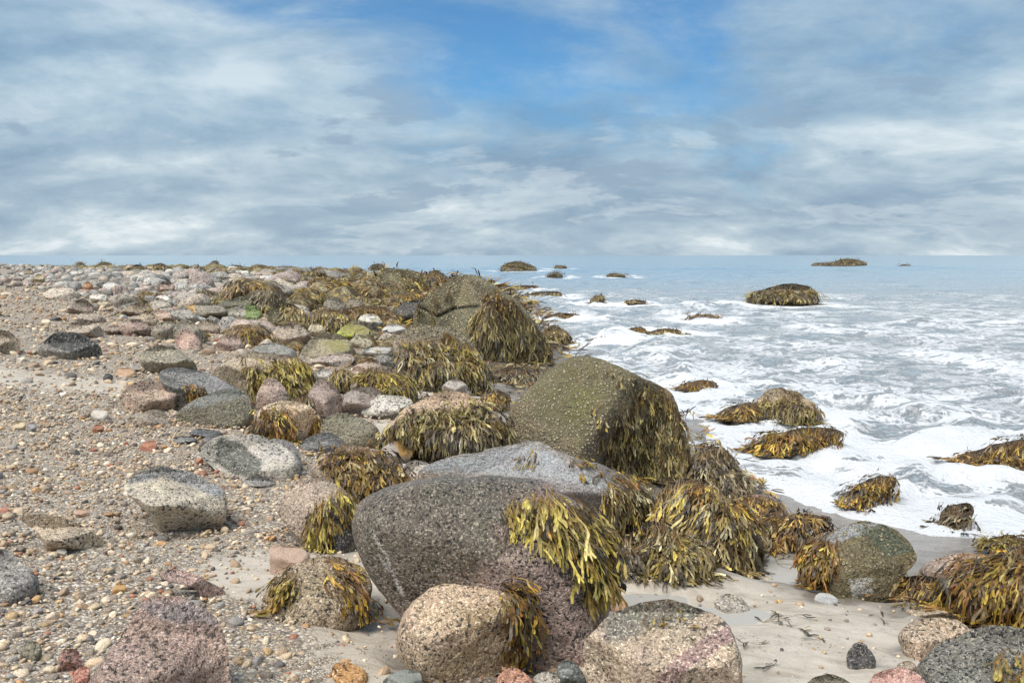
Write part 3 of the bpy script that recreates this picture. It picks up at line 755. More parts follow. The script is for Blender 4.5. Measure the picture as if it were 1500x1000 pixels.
R4 = build_rock('boulder', 'round cream and black speckled boulder in front of the largest dark boulder', '580,930 590,896 620,868 660,848 700,841 735,850 760,875 767,920 752,957 720,982 680,998 640,992 600,972 582,948', 'granite', (0.47, 0.375, 0.275), 'boulder', thick=0.44, p=2.3, facets=2, rough=0.5, sink=0.1, ball=True,
    paint=[('690,900 765,890 760,960 690,995 640,990', (0.30, 0.20, 0.10), 40, 0.5)])
add_weed(R4, 80, 0.135, 0.009, 'orange', ['735,850 755,868 770,915 762,960 745,920 742,880'], all_round=0, lift=0.035, bright=1.1)
R5 = build_rock('boulder', 'speckled granite boulder with a pink vein at the bottom edge of the view', '850,962 862,926 900,896 950,881 1000,880 1042,895 1070,920 1082,962 1086,1012 1085,1080 900,1085 868,1020', 'granite', (0.40, 0.335, 0.265), 'boulder', base=1062, thick=0.36, p=2.6, facets=3, rough=0.6, sink=0.05,
    paint=[('890,900 960,880 1030,890 980,910 930,925 890,935', (0.17, 0.16, 0.125), 24, 0.6), ('line:1090,918 1050,935 1000,970 940,1030', (0.36, 0.23, 0.20), 17, 0.7)])
add_weed(R5, 14, 0.045, 0.005, 'orange', ['955,895 1010,895 1010,925 960,925'], forks=1, all_round=0, lift=0.01, spread=2.0)
build_rock('boulder', 'blocky pink granite boulder half buried in gravel at the bottom left', '128,1010 165,945 203,886 230,876 290,884 325,905 338,935 331,970 336,1012 332,1085 120,1085', 'rose', (0.43, 0.325, 0.285), 'boulder', base=1065, thick=0.45, p=3.0, facets=2, rough=0.9, sink=0.05, top=0.9, paint=[('205,885 300,885 330,915 240,905', (0.36, 0.30, 0.28), 15, 0.6)])
build_rock('boulder', 'square-edged grey boulder alone on the gravel left of the weedy stones', '180,710 205,690 245,683 285,694 316,707 329,725 326,760 316,789 270,784 238,768 210,742 192,726', 'grey', (0.47, 0.44, 0.37), 'boulder', thick=0.50, p=3.0, facets=2, rough=0.9, sink=0.12, top=0.95, paint=[('190,705 245,680 330,715 320,725 240,695', (0.24, 0.24, 0.235), 12, 0.6)])
build_rock('rock', 'low tan rock sloping into the gravel near the left edge', '22,757 45,751 85,752 112,766 146,786 172,814 130,817 90,806 65,796 52,776', 'fine', (0.46, 0.40, 0.31), thick=0.4, facets=2, sink=0.25, top=1.0)
build_rock('rock', 'grey rock cut by the left edge of the view', '-70,832 -30,806 2,803 32,820 62,851 56,866 0,878 -70,885', 'grey', (0.26, 0.255, 0.25), thick=0.35, facets=3, sink=0.2)
build_rock('rock', 'narrow dumbbell-shaped purplish rock in the gravel', '233,840 254,832 280,838 302,850 338,870 332,879 308,878 285,859 260,854 240,849', 'fine', (0.30, 0.215, 0.195), thick=0.22, facets=1, sink=0.2)
R11 = build_rock('boulder', 'rounded tan boulder with two tufts of rockweed left of the largest dark boulder', '383,882 395,856 430,830 470,812 500,815 535,830 545,856 536,892 520,909 480,913 420,906 390,897', 'granite', (0.36, 0.30, 0.21), 'boulder', thick=0.42, facets=3, rough=0.7, sink=0.1, paint=[('480,815 540,830 540,890 500,900', (0.26, 0.18, 0.10), 20, 0.5)])
add_weed(R11, 26, 0.155, 0.0085, 'olive', ['415,845 440,840 445,858 412,862'], all_round=0, lift=0.03, spread=1.0)
add_weed(R11, 30, 0.15, 0.008, 'orange', ['470,825 500,835 520,860 535,895 515,880 490,850'], all_round=0, lift=0.02, spread=0.6, seed=3)
build_rock('rock', 'smooth pinkish wedge behind the tan boulder with two weed tufts', '394,806 401,797 440,800 458,813 440,840 400,844 395,830', 'pebble', (0.40, 0.31, 0.25), thick=0.3, facets=3, sink=0.15, base=845)
R13 = build_rock('boulder', 'leaning grey boulder with yellow weed on its right edge beside the largest dark boulder', '404,745 425,707 465,699 500,711 526,740 528,775 508,801 480,804 450,787 425,772 410,757', 'fine', (0.34, 0.285, 0.235), 'boulder', thick=0.40, facets=3, rough=0.7, sink=0.08, paint=[('480,760 528,750 510,805 470,800', (0.03, 0.03, 0.028), 12, 0.85)])  # the near-black patch paints in the shade on its lower right
add_weed(R13, 110, 0.16, 0.009, 'olive', ['490,712 520,730 532,750 520,765 500,750', '462,740 475,735 485,760 470,790'], all_round=0, lift=0.04, bright=1.1)
R14 = build_rock('boulder', 'rock thatched with brown and purple rockweed above the leaning grey boulder', '448,692 475,668 500,652 530,654 570,668 600,700 592,722 560,734 520,728 480,714', 'fine', (0.28, 0.23, 0.18), 'boulder', thick=0.42, facets=2, rough=0.8, sink=0.1)
add_weed(R14, 380, 0.17, 0.010, 'brown', ['472,675 500,655 535,655 575,672 600,705 580,720 520,715 490,690'], all_round=0.1, lift=0.05, bright=1.0)
build_rock('rock', 'pale lichen-coloured rock peeking out left behind the largest dark boulder', '543,742 560,718 582,708 602,710 612,725 600,745 560,752', 'grey', (0.36, 0.34, 0.25), thick=0.35, sink=0.2, base=752)
build_rock('rock', 'pale sloping rock wedged between the brown thatched rock and the pale slab', '582,708 592,676 618,672 640,690 630,712 600,722', 'grey', (0.42, 0.41, 0.38), thick=0.35, sink=0.2, base=728)
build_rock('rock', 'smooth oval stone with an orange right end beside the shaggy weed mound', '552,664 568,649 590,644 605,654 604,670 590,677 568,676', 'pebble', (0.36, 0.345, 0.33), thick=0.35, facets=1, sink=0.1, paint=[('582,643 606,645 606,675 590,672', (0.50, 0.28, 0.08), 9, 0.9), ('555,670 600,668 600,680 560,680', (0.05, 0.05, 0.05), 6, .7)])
build_rock('boulder', 'egg-shaped grey-green speckled boulder in the middle of the stones', '469,626 479,610 500,603 530,611 552,624 558,636 553,649 520,653 490,648 473,638', 'barnacle', (0.27, 0.265, 0.20), 'boulder', thick=0.38, facets=1, rough=0.5, sink=0.1)
build_rock('rock', 'dark smooth slab tucked under the egg-shaped boulder', '436,651 468,632 498,638 508,655 495,664 450,662', 'smooth', (0.10, 0.105, 0.11), thick=0.35, sink=0.2)
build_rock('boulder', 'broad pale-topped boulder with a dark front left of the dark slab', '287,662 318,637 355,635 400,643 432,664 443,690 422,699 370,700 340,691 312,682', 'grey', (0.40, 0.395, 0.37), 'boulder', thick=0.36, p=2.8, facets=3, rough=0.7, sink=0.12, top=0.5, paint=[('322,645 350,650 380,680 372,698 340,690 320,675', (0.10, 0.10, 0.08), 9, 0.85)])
build_rock('rock', 'small dark wet rock at the foot of the broad pale-topped boulder', '377,692 389,681 410,681 430,694 427,704 396,704', 'smooth', (0.10, 0.10, 0.10), thick=0.4, sink=0.2)
build_rock('rock', 'flat grey rock sunk in gravel below the broad pale-topped boulder', '353,703 375,696 397,700 410,716 388,718 360,711', 'smooth', (0.24, 0.24, 0.235), thick=0.4, sink=0.3)
build_rock('rock', 'grey rock behind the right shoulder of the broad pale-topped boulder', '392,648 405,639 425,646 443,668 440,688 415,690', 'smooth', (0.22, 0.225, 0.225), thick=0.4, sink=0.2)
R22 = build_rock('boulder', 'pale cream and orange boulder wearing a collar of golden weed', '369,618 383,596 415,586 445,591 466,605 470,624 455,640 405,647 376,637', 'granite', (0.50, 0.42, 0.31), 'boulder', thick=0.42, facets=2, rough=0.7, sink=0.1, paint=[('430,605 462,605 460,630 430,630', (0.50, 0.30, 0.16), 10, 0.7)])
add_weed(R22, 170, 0.22, 0.011, 'orange', ['372,605 400,596 425,603 420,625 400,640 374,635', '455,600 470,612 465,635 452,625', '380,630 450,635 450,643 390,645'], all_round=0.0, lift=0.04, spread=1.0, bright=1.1)
build_rock('rock', 'pointed pinkish rock standing in front of the large weeded boulder', '375,592 381,566 394,551 409,557 424,580 424,600 378,604', 'fine', (0.34, 0.27, 0.24), thick=0.4, facets=4, sink=0.15)
R24 = build_rock('boulder', 'large domed grey-brown boulder with golden weed trailing down its right flank', '307,548 330,530 364,517 410,516 441,530 461,550 468,577 440,592 400,594 350,585 318,565', 'fine', (0.33, 0.29, 0.225), 'boulder', thick=0.4, facets=3, rough=0.7, sink=0.1, base=592)
add_weed(R24, 330, 0.30, 0.013, 'olive', ['362,538 385,530 380,560 365,565', '405,522 440,530 465,560 466,585 430,588 400,550'], all_round=0.05, lift=0.045, spread=0.6, bright=1.05)
R25 = build_rock('boulder', 'long slate-coloured boulder lying behind the pink and the barnacled boulders', '231,555 238,540 260,538 300,546 340,562 368,582 360,600 300,600 250,585', 'smooth', (0.17, 0.175, 0.18), 'boulder', thick=0.25, facets=1, rough=0.6, sink=0.1, base=603, paint=[('235,550 280,565 300,590 250,585', (0.07, 0.065, 0.05), 9, 0.8)])
add_weed(R25, 40, 0.14, 0.011, 'orange', ['272,568 300,565 305,590 275,590'], all_round=0, lift=0.03)
build_rock('boulder', 'rounded boulder crusted with barnacles between the slate boulder and the sand', '257,606 280,589 313,573 345,566 364,579 373,605 366,619 330,625 290,620 262,614', 'barnacle', (0.21, 0.20, 0.15), 'boulder', thick=0.38, facets=2, rough=0.6, sink=0.1, paint=[('262,600 313,575 345,567 360,578 310,590', (0.30, 0.30, 0.28), 8, 0.6)])
build_rock('boulder', 'faceted pinkish-brown boulder left of the barnacled boulder', '174,582 190,563 220,556 246,563 263,578 256,596 230,604 195,599 179,591', 'fine', (0.35, 0.275, 0.225), 'boulder', thick=0.38, facets=4, rough=0.8, sink=0.12)
build_rock('rock', 'low brown rock at the foot of the faceted pinkish-brown boulder', '183,613 208,604 234,598 251,615 246,624 215,626 193,619', 'fine', (0.27, 0.24, 0.20), thick=0.4, facets=4, sink=0.2)
build_rock('boulder', 'dark humped boulder alone on the gravel at the far left', '54,512 64,494 84,485 110,487 138,498 151,516 146,524 100,527 60,523', 'grey', (0.16, 0.158, 0.145), 'boulder', thick=0.38, facets=3, rough=0.8, sink=0.15, paint=[('70,495 110,490 140,505 110,515 75,505', (0.045, 0.045, 0.04), 7, 0.75)])
build_rock('rock', 'tan blocky rock cut by the left edge below the far rock field', '-40,492 -5,481 20,490 29,505 26,515 -40,520', 'fine', (0.38, 0.33, 0.26), thick=0.4, sink=0.2)
build_rock('boulder', 'olive-grey boulder sloping to the right beside the patch of pale sand', '202,532 210,511 235,504 265,514 291,535 290,548 250,545 215,538', 'grey', (0.23, 0.22, 0.17), 'boulder', thick=0.36, facets=3, sink=0.15)
build_rock('rock', 'reddish rock peeping out left of the large domed boulder', '305,549 318,534 345,529 350,545 330,560', 'fine', (0.36, 0.25, 0.21), thick=0.4, sink=0.25, base=562)
build_rock('rock', 'smooth bean-shaped grey rock above the large domed boulder', '362,514 378,504 408,502 438,516 434,526 400,526', 'smooth', (0.25, 0.25, 0.23), thick=0.38, facets=1, sink=0.2)
# --- stones in the middle distance
mid = [
 ('boulder', 'grey boulder with an ochre left end in front of the green-topped boulder', '269,457 275,446 290,443 320,446 336,456 334,467 295,468', 'fine', (0.24, 0.23, 0.19), dict(paint=[('268,445 284,444 284,466 268,462', (0.50, 0.31, 0.11), 5, 0.9)])),
 ('boulder', 'dark thin slab lying above the green-topped boulder', '309,448 340,438 362,432 370,440 367,449 335,455', 'barnacle', (0.14, 0.14, 0.10), dict(facets=2)),
 ('boulder', 'grey boulder with bright green algae on its right side', '332,463 340,450 360,445 378,448 384,463 371,473 345,471', 'grey', (0.27, 0.27, 0.23), dict(paint=[('362,448 384,450 383,472 362,470', (0.18, 0.25, 0.05), 6, 0.85)])),
 ('boulder', 'olive rounded boulder touching the saddle-shaped boulder', '219,489 228,473 245,470 259,473 258,491 245,499', 'fine', (0.27, 0.25, 0.20), {}),
 ('boulder', 'saddle-shaped grey boulder behind the pink pointed boulder', '250,490 256,474 272,468 290,477 305,494 300,505 260,505', 'fine', (0.25, 0.235, 0.19), {}),
 ('boulder', 'pink pointed boulder at the back edge of the pale sand patch', '254,502 264,483 275,480 290,495 302,509 270,512', 'fine', (0.38, 0.28, 0.245), {}),
 ('rock', 'dome of brown stone just right of the saddle-shaped boulder', '284,481 296,468 310,467 324,479 320,488 290,488', 'fine', (0.30, 0.26, 0.21), {}),
 ('boulder', 'pinkish faceted rock in front of the orange-weeded rock', '308,511 322,497 338,488 352,497 362,511 335,516', 'fine', (0.35, 0.27, 0.24), {}),
 ('boulder', 'plain brown dome right of the orange-weeded rock', '388,502 405,480 425,469 446,480 458,494 445,507 410,508', 'fine', (0.31, 0.265, 0.215), {}),
 ('rock', 'tan rounded stone on the right shoulder of the plain brown dome', '449,489 455,474 466,471 480,487 474,494', 'fine', (0.36, 0.33, 0.24), {}),
 ('boulder', 'big greenish-tan boulder right of the plain brown dome', '436,522 455,495 480,487 505,492 522,512 505,529 450,529', 'green', (0.33, 0.31, 0.23), dict(moss=1)),
 ('boulder', 'dark smooth oval boulder in the row above the orange weed bank', '471,451 478,438 493,434 505,442 506,454 484,459', 'fine', (0.16, 0.15, 0.12), dict(facets=1)),
 ('boulder', 'second dark oval boulder right of the smooth oval one', '503,452 508,438 520,435 534,445 535,455 515,458', 'fine', (0.18, 0.165, 0.125), dict(facets=1)),
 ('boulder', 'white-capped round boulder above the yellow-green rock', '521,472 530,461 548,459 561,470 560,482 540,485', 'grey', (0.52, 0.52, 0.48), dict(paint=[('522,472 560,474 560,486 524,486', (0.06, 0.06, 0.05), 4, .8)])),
 ('rock', 'flat pale blue-grey stone beside the white-capped boulder', '556,486 570,473 582,475 600,484 594,491 566,491', 'pebble', (0.46, 0.48, 0.50), dict(facets=3)),
 ('boulder', 'peaked rock smeared with bright yellow-green algae', '488,493 505,477 518,466 532,476 553,491 535,503 502,501', 'green', (0.38, 0.36, 0.24), dict(paint=[('490,490 505,478 520,480 512,495', (0.42, 0.46, 0.06), 6, 0.9)])),
 ('boulder', 'tall black-sided rock left of the cracked boulder', '576,474 581,451 600,441 619,436 622,460 606,478 588,481', 'dark', (0.055, 0.055, 0.05), dict(facets=3)),
 ('rock', 'pale tan wedge below the yellow-green rock', '506,506 520,492 530,489 550,503 545,511 515,511', 'fine', (0.36, 0.34, 0.25), {}),
 ('rock', 'flat bluish stone left of the weed-hung dome', '526,516 545,507 572,506 577,517 560,524 532,523', 'smooth', (0.40, 0.41, 0.41), {}),
 ('rock', 'grey rock with a black edge left of the fountain-shaped weed rock', '449,530 475,520 510,516 522,528 500,538 458,537', 'grey', (0.33, 0.29, 0.26), {}),
 ('rock', 'pinkish pebble-smooth rock above the fountain-shaped weed rock', '513,540 530,531 550,528 562,536 552,546 524,549', 'fine', (0.40, 0.33, 0.29), {}),
 ('rock', 'small pale grey rock left of the fountain-shaped weed rock', '456,548 470,540 487,542 490,556 475,561', 'grey', (0.38, 0.38, 0.36), {}),
 ('boulder', 'purple-grey rock with a shiny ridge in front of the domed boulder', '444,594 455,571 470,553 484,561 501,580 502,602 474,611 450,604', 'smooth', (0.30, 0.235, 0.205), dict(facets=4)),
 ('boulder', 'mauve-grey upright wedge beside the white-topped flat rock', '498,601 504,576 530,565 549,566 562,577 548,598 520,611', 'smooth', (0.33, 0.285, 0.26), dict(facets=4)),
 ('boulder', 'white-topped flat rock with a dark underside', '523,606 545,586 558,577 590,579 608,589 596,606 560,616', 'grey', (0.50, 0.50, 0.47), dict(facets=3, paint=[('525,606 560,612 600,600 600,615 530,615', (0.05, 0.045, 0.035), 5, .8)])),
 ('boulder', 'grey angular rock with a white streak behind the shaggy weed mound', '644,572 652,560 668,553 680,558 692,576 670,586', 'smooth', (0.36, 0.33, 0.31), dict(facets=4)),
 ('boulder', 'far flat-topped olive boulder standing above the others near the horizon', '557,428 559,395 569,392 600,397 626,408 634,421 627,430 590,432', 'mossy', (0.24, 0.215, 0.12), dict(weed=(150, 0.5, 0.03, 'straw', ['590,400 627,410 630,428 580,430']))),
 ('boulder', 'brown rounded boulder right of the far flat-topped olive boulder', '618,414 624,400 638,396 652,402 662,416 650,422 625,422', 'dark', (0.16, 0.13, 0.07), dict(weed=(160, 0.5, 0.03, 'brown', None))),
 ('boulder', 'orange-tinted weedy rock left of the tall black-sided rock', '560,450 575,436 600,428 625,430 620,442 590,452', 'fine', (0.24, 0.17, 0.09), dict(weed=(220, 0.32, 0.02, 'orange', None))),
 ('boulder', 'olive shaggy boulder above the plain brown dome', '392,474 395,446 418,440 440,452 458,468 452,482 400,480', 'mossy', (0.22, 0.20, 0.11), dict(weed=(200, 0.30, 0.018, 'dull', ['420,445 455,465 452,478 420,470']))),
 ('boulder', 'rock overgrown with orange weed between the green-topped boulder and the brown dome', '326,502 335,480 360,472 385,480 398,497 380,508 345,508', 'fine', (0.34, 0.26, 0.16), dict(weed=(170, 0.28, 0.017, 'orange', ['355,475 395,490 390,506 350,500']))),
 ('boulder', 'low bank of orange-brown weed left of the tall black-sided rock', '490,468 500,452 530,447 565,450 582,462 578,478 560,476 525,470', 'dark', (0.15, 0.10, 0.05), dict(weed=(330, 0.30, 0.018, 'brown', None))),
 ('boulder', 'dark weed-curtained rock below the two dark ovals', '455,480 462,458 480,452 505,458 515,472 500,490 470,488', 'dark', (0.12, 0.10, 0.05), dict(weed=(260, 0.30, 0.018, 'dull', None))),
 ('rock', 'red-brown weed tuft on a rock below the pale tan wedge', '478,516 490,500 508,500 520,515 510,524 488,524', 'dark', (0.16, 0.11, 0.06), dict(weed=(120, 0.2, 0.014, 'brown', None))),
 ('rock', 'weed-hung rock left of the mauve-grey wedge', '484,552 496,540 515,545 522,560 505,572 488,568', 'dark', (0.12, 0.10, 0.05), dict(weed=(150, 0.25, 0.014, 'dull', None))),
 ('rock', 'weedy rock in the gap between the domed boulder and the purple-grey rock', '428,600 436,580 450,578 458,595 450,612 432,612', 'dark', (0.11, 0.09, 0.05), dict(weed=(90, 0.2, 0.012, 'dark', None))),
]
for (nm, lab, poly, mt, colr, op) in mid:
    op = dict(op); wd = op.pop('weed', None); op.pop('moss', None)
    R = build_rock(nm, lab, poly, mt, colr, 'boulder' if nm == 'boulder' else 'rock', **{**dict(facets=3, sink=0.18, thick=0.4, rough=0.8), **op})
    if wd: add_weed(R, wd[0], wd[1], wd[2], wd[3], wd[4], forks=1, indiv=False, all_round=0.12, lift=0.05)
C1 = build_rock('boulder', 'great cracked olive boulder with a skirt of straw-coloured weed reaching the water', '606,465 616,446 638,427 662,410 682,404 701,408 722,419 748,435 770,456 792,483 808,508 815,524 784,535 755,532 720,528 690,520 640,500 610,484', 'mossy', (0.40, 0.36, 0.22), 'boulder', thick=0.42, top=0.25, p=2.0, facets=3, rough=0.6, sink=0.1, res=2.0, crack='609,448 622,453 640,464 645,462 665,452 700,449', base=530,
    paint=[('612,455 640,465 690,455 690,480 620,480', (0.22, 0.22, 0.14), 10, 0.5), ('690,410 750,440 790,490 720,470', (0.16, 0.12, 0.07), 16, 0.6), ('line:609,448 622,453 640,464 645,462 665,452 700,449', (0.02, 0.02, 0.016), 3, 0.9)])
add_weed(C1, 620, 0.40, 0.020, 'straw', ['702,452 735,440 770,460 795,490 812,520 760,520 720,505 690,480'], forks=1, indiv=False, all_round=0.14, lift=0.07, spread=0.5)
add_weed(C1, 130, 0.12, 0.014, 'brown', ['722,419 760,448 770,462 735,452 705,436'], forks=1, all_round=0.0, lift=0.02, spread=1.0, indiv=False, seed=14)
add_weed(C1, 160, 0.28, 0.015, 'dark', ['690,490 720,505 760,525 800,525 780,515 720,495'], forks=1, indiv=False, all_round=0, lift=0.05, seed=2)
C2 = build_rock('boulder', 'dome-shaped boulder hung all over with drooping dark and olive weed', '572,500 590,486 612,479 644,476 671,482 692,500 708,527 725,556 705,572 680,574 639,568 605,562 580,535', 'dark', (0.19, 0.16, 0.115), 'boulder', thick=0.42, facets=2, rough=0.7, sink=0.1, paint=[('590,485 660,475 690,500 620,500', (0.30, 0.25, 0.15), 10, 0.6)])
add_weed(C2, 330, 0.30, 0.016, 'dull', ['580,505 610,492 670,492 700,525 720,560 650,560 600,550'], forks=1, indiv=True, cap=250, all_round=0.15, lift=0.05, spread=0.4, bright=0.8)
add_weed(C2, 90, 0.26, 0.016, 'olive', ['650,485 690,500 720,550 690,560 660,520'], forks=1, indiv=False, all_round=0.0, lift=0.06, seed=6)
R5w = build_rock('boulder', 'rock with a fountain-shaped cap of yellow weed below the weed-hung dome', '506,574 528,548 553,535 586,548 612,572 616,586 560,588', 'fine', (0.27, 0.23, 0.19), 'boulder', thick=0.4, facets=1, sink=0.15)
add_weed(R5w, 230, 0.30, 0.013, 'olive', ['530,546 555,536 586,548 605,570 560,570'], forks=1, indiv=True, all_round=0.08, lift=0.05, spread=0.6)
C8 = build_rock('boulder', 'broad mound thickly covered in shaggy olive weed with a bare pinkish crown', '562,645 583,606 620,585 655,568 690,578 722,600 742,628 738,655 700,668 640,682 600,674 574,662', 'granite', (0.42, 0.32, 0.23), 'boulder', thick=0.42, facets=2, rough=0.7, sink=0.08)
add_weed(C8, 420, 0.22, 0.012, 'straw', ['565,640 590,605 625,600 660,598 690,590 725,605 740,630 725,650 660,655 590,655'], forks=2, indiv=True, cap=300, all_round=0.10, lift=0.06, spread=0.8, bright=0.95)
add_weed(C8, 330, 0.2, 0.011, 'dark', ['580,640 640,630 730,630 735,655 650,675 585,665'], forks=1, indiv=False, all_round=0.0, lift=0.04, seed=4, bright=1.2)
# --- right-hand shore
W2 = build_rock('boulder', 'hump smothered in long forked olive weed between the slab and the surf', '952,765 962,722 988,698 1020,700 1050,724 1080,750 1107,792 1092,812 1040,812 985,800', 'dark', (0.10, 0.08, 0.05), 'boulder', thick=0.42, facets=1, rough=0.8, sink=0.1)
add_weed(W2, 560, 0.26, 0.0115, 'dull', None, forks=2, cap=300, all_round=0.12, lift=0.06, spread=0.5, bright=1.1)
add_weed(W2, 46, 0.2, 0.011, 'orange', ['985,700 1020,700 1055,728 1090,765 1050,745 1000,715'], all_round=0, lift=0.085, seed=3, bright=1.2)
W1 = build_rock('boulder', 'dark round rock shrouded in grey-olive weed at the right foot of the mossy boulder', '1013,694 1024,661 1050,651 1076,670 1092,702 1082,724 1038,726', 'dark', (0.08, 0.07, 0.045), 'boulder', thick=0.45, facets=1, sink=0.1)
add_weed(W1, 330, 0.23, 0.012, 'dark', None, forks=2, cap=200, all_round=0.12, lift=0.05, spread=0.5, bright=1.6)
W3 = build_rock('boulder', 'small reddish rock with a brown weed cap at the edge of the foam', '1070,748 1084,728 1115,723 1146,740 1152,762 1100,775', 'fine', (0.24, 0.17, 0.13), 'boulder', thick=0.42, facets=1, sink=0.15)
add_weed(W3, 190, 0.18, 0.010, 'brown', None, forks=2, cap=190, all_round=0.1, lift=0.04, spread=0.8, bright=1.1)
weed_mat('seaweed_heap', 'flat heap of brown weed trailing onto the wet sand beside the foam', '1095,778 1130,758 1170,752 1216,756 1210,768 1160,790 1110,806', 200, 0.2, 0.010, 'brown', forks=2, indiv=True, bright=1.1)
weed_mat('seaweed_heap', 'curtain of dull olive weed lying on the sand below the end of the long slab', '905,800 930,768 965,760 1000,785 1040,815 1040,838 990,842 930,832', 330, 0.22, 0.0105, 'dull', forks=2, indiv=True, cap=200)
weed_mat('seaweed_heap', 'dark grey-green weed tangle right behind the yellow weed of the largest boulder', '876,790 900,775 925,800 935,830 905,838 885,825', 150, 0.18, 0.010, 'dark', forks=2, indiv=True, bright=1.6)
S1 = build_rock('boulder', 'green and rust barnacled boulder with an orange weed fringe near the puddle', '1188,815 1205,791 1233,773 1267,764 1290,767 1317,780 1334,800 1341,822 1328,836 1310,850 1278,872 1247,876 1220,863 1200,849', 'barnacle', (0.20, 0.17, 0.085), 'boulder', thick=0.38, p=2.6, facets=4, rough=0.8, sink=0.1, top=0.5,
    paint=[('1210,792 1240,772 1285,766 1270,776 1225,792', (0.46, 0.46, 0.45), 7, 0.85), ('1190,800 1225,800 1225,850 1205,850', (0.22, 0.10, 0.03), 8, 0.8), ('1265,775 1300,770 1335,805 1300,812', (0.11, 0.13, 0.08), 10, 0.7), ('1245,850 1275,848 1275,870 1250,872', (0.6, 0.58, 0.52), 7, 0.7)])
add_weed(S1, 150, 0.19, 0.0105, 'orange', ['1188,795 1212,788 1212,815 1195,835 1188,815'], all_round=0, lift=0.05, spread=0.7)
S2 = build_rock('boulder', 'pinkish rounded rock in the foam behind the weedy rock at the right edge', '1338,842 1358,819 1405,812 1450,814 1478,830 1474,848 1400,855', 'granite', (0.36, 0.28, 0.235), 'boulder', thick=0.4, facets=1, sink=0.15)
S3 = build_rock('boulder', 'large rock buried under orange and brown weed at the right edge', '1388,905 1398,858 1432,824 1490,800 1560,805 1600,850 1600,925 1480,922', 'dark', (0.10, 0.075, 0.045), 'boulder', thick=0.35, facets=1, sink=0.1)
add_weed(S3, 420, 0.24, 0.0105, 'orange', None, cap=260, all_round=0.1, lift=0.06, spread=0.9, bright=0.85)
add_weed(S3, 220, 0.2, 0.010, 'brown', None, cap=40, all_round=0.1, lift=0.05, spread=1.0, seed=5)
weed_mat('seaweed_heap', 'brown weed strands spread on the sand between the barnacled boulder and the right edge', '1275,872 1310,848 1360,843 1400,850 1400,875 1340,882', 170, 0.2, 0.010, 'brown', forks=2, indiv=True, bright=1.0)
weed_mat('seaweed_heap', 'tuft of olive weed standing in the foam at the right edge', '1435,800 1455,784 1500,785 1520,805 1470,815', 110, 0.16, 0.009, 'olive', forks=2, indiv=True, bright=0.8)
build_rock('boulder', 'tan and pink mottled boulder on the sand near the bottom right corner', '1313,932 1328,914 1360,905 1400,906 1424,925 1412,947 1372,962 1341,970 1325,953', 'granite', (0.44, 0.36, 0.28), 'boulder', thick=0.42, facets=2, rough=0.6, sink=0.1)
S5 = build_rock('boulder', 'big dark grey-green boulder filling the bottom right corner', '1338,990 1374,946 1420,922 1470,916 1512,924 1570,960 1580,1075 1350,1080', 'dark', (0.20, 0.205, 0.185), 'boulder', base=1050, thick=0.38, p=2.5, facets=2, rough=0.6, sink=0.05)
add_weed(S5, 16, 0.10, 0.008, 'olive', ['1460,970 1500,965 1500,985 1470,985'], all_round=0, lift=0.02, spread=1.6)
